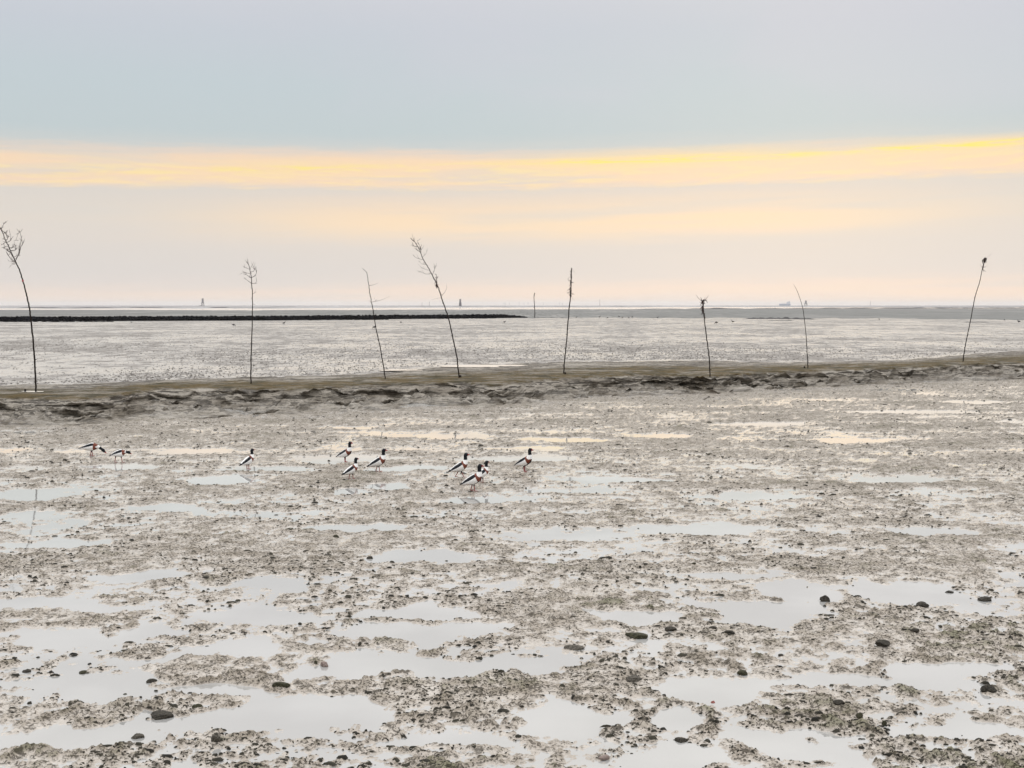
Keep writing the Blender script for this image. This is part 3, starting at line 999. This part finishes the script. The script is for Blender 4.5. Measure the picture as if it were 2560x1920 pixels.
withy([(963.6, 947), (957, 905), (950, 866), (939, 815), (934, 782), (929, 756), (925, 735), (922, 714), (919, 692), (917, 682), (912, 676), (906, 671)], 0.022, 0.006,
      'thin leaning withy with two side twigs and a hooked tip, third from left',
      [([(923, 714), (934, 712), (946, 707)], 0.007, 0), ([(930, 755), (945, 752), (958, 748), (974, 741)], 0.007, 1), ([(929, 756), (924, 753), (920, 751)], 0.005, 0)], seed=23)
withy([(1147.5, 944), (1145, 918), (1142, 892), (1133, 849), (1120, 791), (1107, 754), (1100, 731), (1093, 712), (1086, 698), (1080, 687), (1070, 668), (1058, 648), (1049, 626), (1043, 614), (1036, 604), (1026, 596)],
      0.028, 0.009, 'strongly leaning withy with a long bushy brown top',
      [([(1078, 684), (1065, 685), (1055, 681), (1044, 677)], 0.008, 4), ([(1081, 686), (1087, 672), (1084, 658)], 0.009, 3), ([(1060, 650), (1048, 647), (1038, 643), (1033, 637)], 0.008, 4),
       ([(1056, 643), (1062, 637), (1066, 632), (1067, 628)], 0.007, 2), ([(1052, 634), (1052, 622), (1047, 610), (1043, 602)], 0.010, 6), ([(1046, 617), (1036, 615), (1031, 613)], 0.009, 4),
       ([(1042, 610), (1036, 604), (1034, 600)], 0.009, 4), ([(1066, 662), (1056, 660), (1050, 656)], 0.006, 3), ([(1074, 676), (1060, 672), (1052, 668)], 0.006, 3),
       ([(1104, 740), (1112, 730), (1117, 719), (1115, 710)], 0.007, 0), ([(1103, 744), (1092, 746), (1078, 749)], 0.004, 0), ([(1050, 630), (1044, 626), (1040, 622)], 0.008, 4)],
      tufts=[(1091, 704, 4, 16, 24)], seed=24)
withy([(1409, 934), (1411, 905), (1414, 876), (1417, 846), (1422, 782), (1425, 752), (1427, 730), (1428, 705), (1428.5, 670)], 0.026, 0.020, 'upright withy with a thick blunt top and a loop of dried weed',
      [([(1428, 703), (1422, 701), (1420, 697), (1424, 694), (1427, 696)], 0.010, 0), ([(1426, 735), (1432, 747), (1440, 753)], 0.004, 0), ([(1429, 672), (1436, 680), (1442, 686)], 0.003, 1)],
      tufts=[(1427, 722, 3, 18, 34), (1425, 733, 3, 6, 8), (1427.5, 682, 1.5, 9, 14)], seed=25)
withy([(1775, 942), (1774, 915), (1772, 886), (1766, 841), (1761, 800), (1758, 772), (1757, 753)], 0.026, 0.016, 'short withy with a drooping crown of dark red weed',
      [([(1757, 754), (1753, 750), (1748, 748)], 0.012, 2), ([(1757, 753), (1762, 750), (1767, 754), (1768, 758)], 0.014, 3), ([(1757, 756), (1760, 752), (1764, 752)], 0.010, 1),
       ([(1760, 783), (1754, 787), (1749, 784)], 0.006, 1), ([(1759, 780), (1762, 788), (1763, 797)], 0.010, 1)],
      tufts=[(1757.5, 768, 3, 16, 40), (1758, 755, 6, 3, 14), (1761, 788, 2.5, 6, 10)], seed=26)
withy([(2019.6, 921), (2019, 900), (2018, 886), (2016, 850), (2013, 817), (2008, 776), (2001, 749), (1993, 728), (1988, 718), (1984, 711)], 0.024, 0.004, 'bare thin withy without twigs that curves to the left at its tip', [], seed=27)
withy([(2407.5, 904), (2411, 878), (2416, 850.5), (2426, 802), (2437, 745), (2449.5, 704), (2455, 677), (2460, 658), (2463, 646)], 0.027, 0.012, 'withy at far right leaning right with a dark knot of weed on top',
      [([(2462, 649), (2466, 645), (2472, 640)], 0.007, 1), ([(2457, 668), (2464, 667), (2470, 664)], 0.005, 0), ([(2456, 668), (2452, 664), (2450, 660)], 0.005, 0), ([(2461, 652), (2456, 652)], 0.006, 0)],
      tufts=[(2463, 649, 4.5, 4, 44), (2458, 662, 2.5, 14, 26)], seed=28)
withy([(1337, 794.5), (1337, 780), (1336, 759), (1335, 742), (1336.5, 732)], 0.10, 0.07, 'small distant withy standing beyond the end of the dark stone groyne', [([(1335, 738), (1337, 734), (1338, 733)], 0.10, 0)],
      seed=29, base_hit=False, group='withies farther out on the flat')

for (px, py, lab) in [(1151, 943, 'short wooden peg at the foot of the strongly leaning withy'), (1413, 935, 'short wooden peg at the foot of the blunt topped withy'),
                      (2011, 920, 'short wooden peg beside the bare thin withy'), (63, 979, 'short wooden peg left of the withy at far left')]:
    b = bank_z(px, py)
    mb = MB()
    mb.tube([Vector((0, 0, -0.12)), Vector((0.005, 0, 0.03)), Vector((-0.004, 0, 0.085))], [0.035, 0.04, 0.032], 8)
    o = mb.build('wooden_peg', M_STICK, None, True)
    o.location = b
    tag(o, lab, 'peg', 'pegs on the mud bank')

# ------------------------------------------------------------------ stone groyne
ICO = None


def rocks(P, S, mat, name):
    bm = bmesh.new(); bmesh.ops.create_icosphere(bm, subdivisions=1, radius=1.0)
    bm.verts.ensure_lookup_table()
    v = np.array([x.co for x in bm.verts]); f = np.array([[q.index for q in x.verts] for x in bm.faces]); bm.free()
    n = len(P)
    V = v[None] * (S[:, None, :]) * (1 + 0.22 * RNG.standard_normal((n, len(v), 1)).clip(-1.5, 1.5)) + P[:, None, :]
    F_ = f[None] + (np.arange(n) * len(v))[:, None, None]
    return link(name, np_mesh(name, V.reshape(-1, 3), F_.reshape(-1, 3), False), None, [mat])


def groyne():
    n = 9000
    px = RNG.uniform(-500, 1318, n)
    line_x = [-500, 0, 280, 670, 970, 1150, 1240, 1320]
    foot_y = np.interp(px, line_x, [806.5, 803.6, 802.6, 801.2, 797.8, 796, 795.2, 794.4])
    Pf = np.array([at(a, b, 0.3) for a, b in zip(px, foot_y)])
    endt = np.clip((1326 - px) / 70, 0.06, 1) ** 0.8
    t = RNG.random(n)
    wdt = 4.5
    prof = np.clip(1 - np.abs(t - 0.5) * 2, 0, 1) ** 0.6
    hh = 0.92 * endt * prof
    zz = 0.3 + hh * np.where(RNG.random(n) < 0.6, 0.88 + 0.12 * RNG.random(n), RNG.random(n))
    P = np.stack([Pf[:, 0], Pf[:, 1] + t * wdt * endt, zz], -1)
    s = (0.10 + 0.20 * RNG.random(n) ** 2) * (0.5 + 0.5 * endt)
    S = np.stack([s * RNG.uniform(0.9, 1.6, n), s, s * RNG.uniform(0.55, 0.9, n)], -1)
    # packed core the stones lie on
    cx = np.linspace(-500, 1312, 300)
    cf = np.array([at(q, np.interp(q, line_x, [806.5, 803.6, 802.6, 801.2, 797.8, 796, 795.2, 794.4]), 0.3) for q in cx])
    ce = np.clip((1326 - cx) / 70, 0.06, 1) ** 0.8
    jag = 1 + 0.10 * fbm(cx * 0.05, cx * 0, 3, 610)
    rows = [np.stack([cf[:, 0], cf[:, 1] + d * wdt * ce, 0.28 + 0.86 * hz0 * ce * jag], -1) for d, hz0 in [(0, 0), (0.2, 0.62), (0.42, 0.97), (0.58, 0.98), (0.8, 0.6), (1, 0)]]
    core = np.stack(rows, 0)
    # toe of loose stones lying in front
    m = 700
    tx = np.concatenate([RNG.uniform(-500, 280, m // 2), RNG.uniform(500, 975, m // 4), RNG.uniform(900, 1240, m // 4)])
    ty = np.interp(tx, [-500, 0, 280, 281, 970, 971, 1240], [808.5, 805.0, 804.6, 802.6, 799.2, 797.4, 795.9]) + RNG.normal(0, 0.25, len(tx))
    T = np.array([at(a, b, 0.3) for a, b in zip(tx, ty)]); T[:, 2] += 0.02
    st = RNG.uniform(0.10, 0.24, len(tx))
    P = np.concatenate([P, T]); S = np.concatenate([S, np.stack([st * 1.8, st, st * 0.5], -1)])
    o = rocks(P, S, M_ROCK, 'stone_groyne')
    link('core', np_mesh('core', core.reshape(-1, 3), grid_faces(*core.shape[:2]), True), o, [M_ROCK])
    tag(o, 'long low groyne of black stones running across the flat from the left edge', 'groyne')
    # a low sill carries on to the right of its end
    low_bank('mud_bank', [(1300, 794.6), (1345, 794.8), (1430, 794.9)], 0.10, 2.5, M_MUSSEL, 431)


groyne()
low_bank('mussel_bed', [(1858, 797.2), (1940, 797.0), (2036, 798.0)], 0.34, 7, M_MUSSEL, 441)
low_bank('mussel_bed', [(1920, 801.6), (1985, 801.8)], 0.10, 4, M_MUSSEL, 442)
low_bank('mussel_bed', [(2408, 805.6), (2470, 805.8)], 0.10, 3, M_MUSSEL, 443)

# pools on the back of the bank
def flat_pool(px, py, a, b, seed, label, z):
    return puddle(px, py, a, b, z, seed, label)


# ------------------------------------------------------------------ shelducks
BLACK, WHITE, CHEST, BILL, LEG, VENT = range(6)
M_BIRD = [plain('black green feathers', (0.008, 0.010, 0.014), 0.6, 0.4, 40.0, spec=0.2), plain('white feathers', (0.86, 0.85, 0.83), 0.7, 0.05, 40.0),
          plain('chestnut feathers', (0.17, 0.036, 0.014), 0.65, 0.25, 40.0), plain('red bill', (0.30, 0.02, 0.02), 0.4, 0.15, 40.0),
          plain('dull pink legs', (0.30, 0.075, 0.07), 0.45, 0.2, 40.0), plain('rufous undertail', (0.40, 0.22, 0.12), 0.7, 0.2, 40.0)]


def duck_mesh(st, marks, legs, bill_from, seed=0):
    """st: stations from tail to bill (x, z, half width, half height). marks: station indices (chest start, chest end, neck black start)."""
    mb = MB(); mb.loft(st, 16)
    head = st[bill_from - 2]
    bm = bmesh.new(); bmesh.ops.create_uvsphere(bm, u_segments=14, v_segments=10, radius=1.0)
    bm.verts.index_update()
    mb.add([Vector((v.co.x * 0.040 + head[0] + 0.004, v.co.y * 0.034, v.co.z * 0.036 + head[1])) for v in bm.verts], [tuple(v.index for v in f.verts) for f in bm.faces])
    bm.free()
    segs = []
    for hip, knee, ank, toe in legs:
        mb.tube([Vector(hip), Vector(knee), Vector(ank)], [0.020, 0.011, 0.008], 8)
        d = Vector((toe, 0, 0))
        a = Vector(ank); g = a.z - 0.008
        fan = [a + Vector((-0.012, 0, -g)), a + Vector((toe, -0.030, -g)), a + Vector((toe * 1.15, 0, -g)), a + Vector((toe, 0.030, -g))]
        vs = fan + [p + Vector((0, 0, 0.010)) for p in fan]
        mb.add(vs, [(3, 2, 1, 0), (4, 5, 6, 7), (0, 1, 5, 4), (1, 2, 6, 5), (2, 3, 7, 6), (3, 0, 4, 7)])
        segs += [(Vector(knee), a, 0.022)]
    me = bpy.data.meshes.new('tmp'); me.from_pydata(mb.v, [], mb.f); me.update()
    tmp = bpy.data.objects.new('tmp', me); COL.objects.link(tmp)
    md = tmp.modifiers.new('r', 'REMESH'); md.mode = 'VOXEL'; md.voxel_size = 0.0065
    ms = tmp.modifiers.new('s', 'SMOOTH'); ms.iterations = 3; ms.factor = 0.4
    dg = bpy.context.evaluated_depsgraph_get()
    out = bpy.data.meshes.new_from_object(tmp.evaluated_get(dg))
    bpy.data.objects.remove(tmp)
    out.name = 'shelduck'
    out.materials.clear()
    for m in M_BIRD: out.materials.append(m)
    # plumage by place along the body and angle round it
    S = np.array([(s[0], s[1]) for s in st])
    c = np.zeros(len(out.polygons) * 3); out.polygons.foreach_get('center', c); c = c.reshape(-1, 3)
    best = np.full(len(c), 9.0); par = np.zeros(len(c)); off = np.zeros(len(c)); rad = np.ones(len(c)); rw = np.ones(len(c))
    for i in range(len(S) - 1):
        a, b = S[i], S[i + 1]; ab = b - a; L2 = ab @ ab
        t = np.clip(((c[:, [0, 2]] - a) @ ab) / L2, 0, 1)
        q = a + t[:, None] * ab
        dd = np.hypot(*(c[:, [0, 2]] - q).T) + 0.25 * np.abs(c[:, 1])
        # weigh by the local radius so the thick breast keeps its own faces
        hr = st[i][3] * (1 - t) + st[i + 1][3] * t
        wd = dd - hr
        m = wd < best
        best[m] = wd[m]; par[m] = i + t[m]
        up = np.array([-ab[1], ab[0]]) / math.sqrt(L2)
        off[m] = ((c[:, [0, 2]] - q) @ up)[m]; rad[m] = hr[m]; rw[m] = (st[i][2] * (1 - t) + st[i + 1][2] * t)[m]
    ang = np.degrees(np.arctan2(np.abs(c[:, 1]) / rw, off / rad))           # 0 on the back, 180 on the belly
    chs, che, nk = marks
    mat = np.full(len(c), WHITE)
    mat[(par > 1.0) & (par < chs + 0.2) & (ang > 24 + 3 * (chs - par)) & (ang < 70 + 5 * (chs - par))] = BLACK   # long dark stripe of the folded wing
    mat[(par < 1.1) & (ang < 100)] = BLACK                                    # wing tips
    mat[(par < 2.4) & (ang > 135)] = VENT
    mat[(par >= chs + 0.25 * np.cos(np.radians(ang))) & (par < che)] = CHEST
    mat[(par > 2.0) & (par < che) & (ang > 146)] = BLACK
    mat[par >= nk] = BLACK
    mat[par >= bill_from + 0.1] = BILL
    low = st[3][1] - st[3][3]
    for a, b, r in segs:
        ab = b - a
        t = np.clip(((c - np.array(a)) @ np.array(ab)) / ab.length_squared, 0, 1)
        dd = np.linalg.norm(c - (np.array(a) + t[:, None] * np.array(ab)), axis=1)
        mat[(dd < r)] = LEG
    mat[c[:, 2] < 0.05] = LEG
    out.polygons.foreach_set('material_index', mat.astype(np.int32))
    out.polygons.foreach_set('use_smooth', np.ones(len(out.polygons), dtype=bool))
    out.update()
    return out


UPR = [(-.225, .108, .012, .006), (-.175, .134, .046, .024), (-.105, .164, .070, .056), (-.03, .192, .084, .080), (.035, .220, .088, .090), (.088, .256, .080, .082), (.116, .300, .058, .060),
       (.125, .338, .040, .043), (.124, .375, .032, .035), (.120, .410, .030, .033), (.120, .438, .033, .035), (.132, .462, .034, .037), (.158, .462, .024, .024), (.182, .452, .016, .012), (.208, .450, .013, .006)]
MK = (4.6, 5.5, 7.5)
walk = [((.0, .04, .17), (-.012, .035, .085), (-.035, .032, .012), .05), ((.02, -.04, .17), (.035, -.035, .085), (.04, -.032, .012), .05)]
wide = [((.0, .04, .17), (-.03, .035, .09), (-.075, .032, .012), .05), ((.02, -.04, .17), (.06, -.035, .085), (.085, -.032, .012), .05)]
near = [((.0, .04, .17), (.004, .035, .085), (.0, .032, .012), .05), ((.01, -.04, .17), (.012, -.035, .085), (.014, -.032, .012), .05)]
FEED = [(-.285, .175, .012, .006), (-.225, .190, .046, .018), (-.14, .203, .072, .052), (-.05, .212, .086, .078), (.03, .220, .092, .094), (.085, .224, .082, .082), (.13, .217, .052, .050),
        (.17, .205, .037, .038), (.205, .185, .031, .032), (.235, .160, .029, .030), (.258, .138, .031, .031), (.278, .118, .032, .033), (.300, .098, .022, .021), (.318, .080, .015, .011), (.336, .062, .013, .006)]
LEAN = [(-.215, .165, .012, .006), (-.165, .185, .046, .018), (-.10, .204, .072, .052), (-.025, .218, .086, .076), (.04, .226, .092, .090), (.08, .236, .080, .078), (.11, .244, .052, .048),
        (.135, .248, .037, .038), (.158, .248, .031, .033), (.18, .244, .029, .030), (.20, .236, .031, .031), (.218, .226, .032, .033), (.24, .212, .022, .021), (.258, .200, .015, .011), (.276, .190, .013, .006)]
D_WALK = duck_mesh(UPR, MK, walk, 12)
D_WIDE = duck_mesh(UPR, MK, wide, 12)
D_NEAR = duck_mesh(UPR, MK, near, 12)
D_FEED = duck_mesh(FEED, MK, walk, 12)
D_LEAN = duck_mesh(LEAN, MK, [((-.06, .04, .19), (-.08, .035, .10), (-.095, .032, .012), .05), ((.03, -.04, .19), (.055, -.035, .10), (.065, -.032, .012), .05)], 12)
DG = 'ducks walking on the wet mud'
DUCKS = [  # foot px, heading (deg, 0 = to the right, + away from us), mesh, scale, label
    (228, 1142, 4, D_FEED, 0.97, 'black and white duck at far left with its neck stretched down to feed'),
    (298, 1158, 18, D_LEAN, 0.92, 'black and white duck second from left, leaning forward with its head level'),
    (619, 1173, 46, D_NEAR, 0.86, 'duck standing alone between the left pair and the middle three'),
    (862, 1155, -14, D_NEAR, 0.92, 'duck of the middle three standing farthest back, full chestnut breast'),
    (877, 1200, 32, D_WALK, 0.84, 'duck of the middle three nearest to us, turned partly away'),
    (944, 1181, 6, D_WALK, 0.96, 'duck of the middle three at right, walking'),
    (1148, 1195, 8, D_WIDE, 0.98, 'striding duck at the left of the right hand trio, legs wide apart'),
    (1204, 1208, 34, D_NEAR, 0.86, 'duck half hidden behind the front duck of the trio, turned away from us'),
    (1181, 1229, -2, D_WALK, 1.02, 'largest duck, at the front of the right hand trio'),
    (1310, 1180, -24, D_NEAR, 1.0, 'duck standing apart at the right of all ducks, head held high'),
]
for (px, py, hd, me, sc, lab) in DUCKS:
    p = at(px, py)
    o = link('shelduck', me)
    o.location = (p.x, p.y, max(0.0, float(mud_height(np.array([p.x]), np.array([p.y]))[0])) - 0.004)
    o.rotation_euler = (0, 0, R(hd))
    o.scale = (sc * 1.07, sc * 1.07, sc * 1.04)
    tag(o, lab, 'duck', DG)


# ------------------------------------------------------------------ far birds on the flat
M_FARBIRD = plain('dark plumage', (0.030, 0.028, 0.030), 0.7, 0.3, 8.0)


def far_bird_mesh(feeding, seed):
    rr = random.Random(seed)
    if feeding:
        st = [(-.30, .22, .01, .01), (-.2, .25, .07, .05), (-.05, .27, .11, .11), (.10, .25, .10, .10), (.19, .20, .05, .05), (.25, .12, .035, .035), (.28, .07, .035, .035), (.31, .03, .012, .01)]
    else:
        st = [(-.30, .24, .01, .01), (-.2, .26, .07, .05), (-.05, .28, .11, .11), (.10, .31, .10, .10), (.17, .38, .05, .05), (.18, .47, .035, .035), (.20, .54, .04, .04), (.26, .54, .02, .018), (.31, .53, .01, .008)]
    mb = MB(); mb.loft(st, 10)
    for s in (-1, 1):
        mb.tube([Vector((.0, .04 * s, .2)), Vector((.01 * s, .04 * s, .1)), Vector((.02 * s, .04 * s, 0.0)), Vector((.08, .04 * s, 0.004))], [.02, .012, .012, .008], 5)
    me = bpy.data.meshes.new('far_bird'); me.from_pydata(mb.v, [], mb.f); me.update()
    me.polygons.foreach_set('use_smooth', [True] * len(me.polygons))
    me.materials.append(M_FARBIRD)
    return me


FB = [far_bird_mesh(False, 1), far_bird_mesh(True, 2)]
FBG = 'birds far out on the flat'
for (px, py, kd, hd, sc, lab) in [
        (584, 816, 1, 0, 1.0, 'dark feeding bird far out below the groyne, left of the upright twiggy withy'),
        (710, 811.5, 0, 10, 1.0, 'dark bird far out right of the twiggy withy, standing'),
        (936, 822, 1, 180, 1.0, 'dark bird low on the flat touching the thin leaning withy'),
        (1002, 808, 1, 0, 0.8, 'dark bird below the groyne between the thin and the strongly leaning withy'),
        (1261, 808.5, 0, 15, 0.95, 'dark upright bird below the right end of the groyne'),
        (1441, 795.5, 0, 0, 0.85, 'first far bird right of the blunt topped withy'),
        (1499, 795, 0, 0, 1.05, 'leftmost of the row of six far birds'), (1519, 796, 1, 180, 0.9, 'second bird of the row of six far birds'),
        (1548, 794.5, 0, 180, 1.0, 'third bird of the row of six far birds'), (1556, 796, 0, 0, 0.9, 'fourth bird of the row of six far birds'),
        (1572, 796, 0, 180, 0.85, 'fifth bird of the row of six far birds'), (1580, 795, 0, 0, 0.95, 'rightmost of the row of six far birds'),
        (1644, 796, 0, 0, 0.9, 'far bird alone between the row of six and the short weed topped withy'),
        (1791, 810, 1, 180, 1.15, 'far bird bending down just right of the weed topped withy'), (1832, 808, 0, 180, 1.05, 'far bird standing tall left of the dark mussel bed'),
        (2198, 801.5, 0, 90, 0.9, 'far bird standing end on between the bare withy and the far right one'),
        (2511, 801.5, 1, 0, 0.7, 'smaller of two far birds at the right edge'), (2547, 808, 0, 180, 1.1, 'larger of two far birds at the right edge'),
        (328, 807, 1, 0, 0.6, 'tiny bird just below the groyne at left')]:
    p = at(px, py, 0.3)
    o = link('far_bird', FB[kd])
    o.location = p; o.rotation_euler = (0, 0, R(hd)); o.scale = (sc,) * 3
    tag(o, lab, 'bird', FBG)

# ------------------------------------------------------------------ beacons, ship, turbines on the horizon
M_BEACON = plain('tarred beacon timber', (0.035, 0.033, 0.055), 0.85, 0.3, 0.4)
M_SHIP = plain('white ship paint', (0.62, 0.65, 0.70), 0.5, 0.08, 0.1)
M_HULL = plain('blue grey hull paint', (0.30, 0.36, 0.46), 0.5, 0.15, 0.1)
M_TURB = plain('grey tower paint', (0.30, 0.29, 0.29), 0.5, 0.1, 0.1)


def far_at(px, Y):
    return Vector((u_of(px, HOR) * Y, Y, 0.3))


def beacon_open(px, Y, hpx, label):
    k = Y / F
    b = far_at(px, Y)
    root = empty('beacon', b, label, 'beacon', 'beacons on the horizon')
    h = hpx * k
    wt, wb = 4.2 * k, 6.4 * k
    zl = h * 0.42
    for sx in (-1, 1):
        for sy in (-1, 1):
            mb = MB(); mb.tube([Vector((sx * wb / 2, sy * wb / 2, -0.5)), Vector((sx * wt / 2, sy * wt / 2, zl))], [0.42 * k, 0.38 * k], 6)
            mb.build('leg', M_BEACON, root)
    mb = MB(); mb.box((0, 0, zl), (wb, wb, 0.8 * k)); mb.build('platform', M_BEACON, root)
    mb = MB(); mb.tube([Vector((-wb / 2, -wb / 2, 0.3)), Vector((wb / 2, -wb / 2, zl - 0.3))], 0.25 * k, 5)
    mb.tube([Vector((wb / 2, -wb / 2, 0.3)), Vector((-wb / 2, -wb / 2, zl - 0.3))], 0.25 * k, 5); mb.build('brace', M_BEACON, root)
    n = 7
    for s in range(n):
        z0 = zl + 0.4 * k + (h - zl) * s / n; hh = (h - zl) / n * 0.86
        ww = wt * (1 - 0.12 * s / n)
        mb = MB(); mb.box((0, 0, z0 + hh / 2), (ww, ww, hh)); mb.build('slat', M_BEACON, root)
    return root


def beacon_solid(px, Y, hpx, label):
    k = Y / F
    root = empty('beacon', far_at(px, Y), label, 'beacon', 'beacons on the horizon')
    h = hpx * k
    n = 6
    ws = [6.6, 6.4, 6.0, 5.2, 4.4, 4.2, 4.2]
    for i in range(n):
        z0, z1 = h * i / n, h * (i + 1) / n - 0.25
        a, b = ws[i] * k / 2, ws[i + 1] * k / 2
        mb = MB()
        mb.add([(-a, -a, z0), (a, -a, z0), (a, a, z0), (-a, a, z0), (-b, -b, z1), (b, -b, z1), (b, b, z1), (-b, b, z1)],
               [(3, 2, 1, 0), (4, 5, 6, 7), (0, 1, 5, 4), (1, 2, 6, 5), (2, 3, 7, 6), (3, 0, 4, 7)])
        mb.build('boarding', M_BEACON, root)
    mb = MB(); mb.box((0, 0, h + 0.6), (4.6 * k, 4.6 * k, 0.8)); mb.build('cap', M_BEACON, root)
    return root


beacon_open(507, 4000, 19, 'open legged beacon tower on the horizon at left')
r_ = beacon_open(2014.4, 5600, 13, 'small open legged beacon tower on the horizon right of the ship')
beacon_solid(1150.7, 3800, 17, 'closed bottle shaped beacon tower on the horizon near the middle')
# landing stage beside the left beacon
p = far_at(502, 4000); k = 4000 / F
mb = MB(); mb.box((0, 0, 1.6 * k), (9 * k, 2.5, 0.6 * k))
for q in (-4, 0, 3): mb.box((q * k, 0, 0.7 * k), (0.5 * k, 1.2, 1.5 * k))
o = mb.build('landing_stage', M_BEACON); o.location = p
tag(o, 'low landing stage at the foot of the left beacon', 'jetty')


def ship(px0, px1, Y):
    k = Y / F
    b = far_at((px0 + px1) / 2, Y)
    root = empty('cargo_ship', b, 'pale blue white ship on the horizon at right, high superstructure at its stern', 'ship')
    L = (px1 - px0) * k
    mb = MB()
    hb = 7.5 * k; w_ = L * 0.08
    sec = [(-L / 2, 0.2, 1.1), (-L * 0.42, 0.7, 1.0), (-L * 0.3, 1.0, 0.86), (L * 0.42, 1.0, 0.86), (L / 2, 0.8, 0.9)]
    vs = []
    for x, ww, z in sec:
        vs += [(x, -w_ * ww, z * hb * 0.62), (x * 0.97, -w_ * ww * 0.7, -1.5), (x * 0.97, w_ * ww * 0.7, -1.5), (x, w_ * ww, z * hb * 0.62)]
    fs = []
    for i in range(len(sec) - 1):
        for j in range(4):
            a, c = i * 4 + j, i * 4 + (j + 1) % 4
            fs.append((a, c, c + 4, a + 4))
    fs += [(3, 2, 1, 0), tuple(len(vs) - 4 + j for j in range(4))]
    mb.add(vs, fs); mb.build('hull', M_HULL, root)
    z = hb * 0.54
    mb = MB(); mb.box((-L * 0.1, 0, z + 0.7 * k), (L * 0.5, w_ * 1.6, 1.6 * k)); mb.build('cargo_hold', M_SHIP, root)
    for i, (ww, hh, cx) in enumerate([(9.5, 2.4, 0), (9.0, 1.8, 0), (7.6, 1.5, 0.3)]):
        mb = MB(); mb.box((L / 2 - 5.2 * k + cx * k, 0, z + hh * k / 2), (ww * k, w_ * 1.7, hh * k)); mb.build('deckhouse', M_SHIP, root)
        z += hh * k
    mb = MB(); mb.box((L / 2 - 3.6 * k, 0, z + 0.7 * k), (2.2 * k, w_ * 0.6, 1.5 * k)); mb.build('funnel', M_HULL, root)
    mb = MB(); mb.tube([Vector((L / 2 - 7.5 * k, 0, z)), Vector((L / 2 - 7.5 * k, 0, z + 2.0 * k))], 0.25 * k, 6); mb.build('mast', M_SHIP, root)


ship(1948, 1976, 7000)


def turbine(px, hpx, Y, label, spin):
    k = Y / F
    h = hpx * k
    mb = MB()
    mb.tube([Vector((0, 0, -1)), Vector((0, 0, h * 0.66))], [0.5 * k, 0.3 * k], 8)
    mb.box((0, 0, h * 0.67), (0.7 * k, 1.4 * k, 0.5 * k))
    for j in range(3):
        a = spin + j * 2 * math.pi / 3
        d = Vector((math.sin(a), 0, math.cos(a)))
        c = Vector((0, -0.9 * k, h * 0.67))
        mb.tube([c, c + d * h * 0.12, c + d * h * 0.34], [0.22 * k, 0.26 * k, 0.06 * k], 5)
    o = mb.build('wind_turbine', M_TURB)
    o.location = far_at(px, Y)
    tag(o, label, 'wind turbine', 'wind turbines on the horizon')


TP = ['left of two faint wind turbines standing close together, right of the middle beacon', 'right of two faint wind turbines standing close together, right of the middle beacon',
      'single faint wind turbine just right of the close pair', 'left of three evenly spaced faint wind turbines left of the small distant withy',
      'middle of three evenly spaced faint wind turbines left of the small distant withy', 'right of three evenly spaced faint wind turbines left of the small distant withy',
      'single faint wind turbine just right of the small distant withy', 'left of two faint wind turbines just left of the blunt topped withy', 'right of two faint wind turbines just left of the blunt topped withy']
for i, (px, hp) in enumerate([(1260, 8), (1264, 8), (1273.5, 8), (1298, 9), (1310, 8), (1320, 9), (1358, 8), (1399, 9), (1406, 8)]):
    turbine(px, hp * 1.15, 15000, TP[i], i * 0.8)
M_MAST = plain('grey mast steel', (0.12, 0.11, 0.12), 0.6, 0.1, 0.1)
for (px, hp, Y, lab) in [(1055, 8.5, 6000, 'thin mast on the horizon, left one of two beside the strongly leaning withy'), (1073.5, 10, 6000, 'thin mast on the horizon, right one of two beside the strongly leaning withy'),
                         (1499.5, 16, 6000, 'tall thin mast on the horizon right of the blunt topped withy'), (2176, 11, 9000, 'faint mast on the horizon between the bare withy and the far right one')]:
    k = Y / F
    mb = MB()
    mb.tube([Vector((0, 0, -0.5)), Vector((0, 0, hp * k))], [0.5 * k, 0.3 * k], 6)
    mb.box((0, 0, hp * k * 0.9), (1.3 * k, 1.3 * k, 0.9 * k))
    mb.box((0, 0, hp * k * 0.1), (1.2 * k, 1.2 * k, hp * k * 0.2))
    o = mb.build('sea_mast', M_MAST)
    o.location = far_at(px, Y)
    tag(o, lab, 'mast', 'masts on the horizon')

# puddles on the back of the bank, last because they lie on it
zb = bank_z(1220, 915).z
tag(puddle(1215, 915, 125, 3.2, 0.36, 3, 'bright long puddle on the back of the bank behind the strongly leaning withy'), cat='puddle')
tag(puddle(1000, 925, 60, 1.6, 0.36, 5, 'thin bright puddle on the back of the bank behind the thin leaning withy'), cat='puddle')

pz = max(bank_z(x_, 979).z for x_ in (60, 75, 90, 105, 112))
puddle(82, 978.5, 26, 1.4, pz + 0.008, 9, 'small pale puddle at the foot of the withy at far left')

# ------------------------------------------------------------------ air
mb = MB()
mb.box((0, 0, 41.5), (70000, 70000, 86))
hz = mb.build('haze', None)
mh = bpy.data.materials.new('sea haze')
mh.use_nodes = True
t = NT(mh.node_tree); t.n.clear()
pv = t.node('ShaderNodeVolumePrincipled')
pv.inputs['Color'].default_value = (1.0, 1.0, 1.0, 1)
pv.inputs['Density'].default_value = 1 / 17000.0
pv.inputs['Anisotropy'].default_value = 0.6
t.l.new(pv.outputs[0], t.node('ShaderNodeOutputMaterial').inputs['Volume'])
hz.data.materials.append(mh)
hz['kind'] = 'stuff'
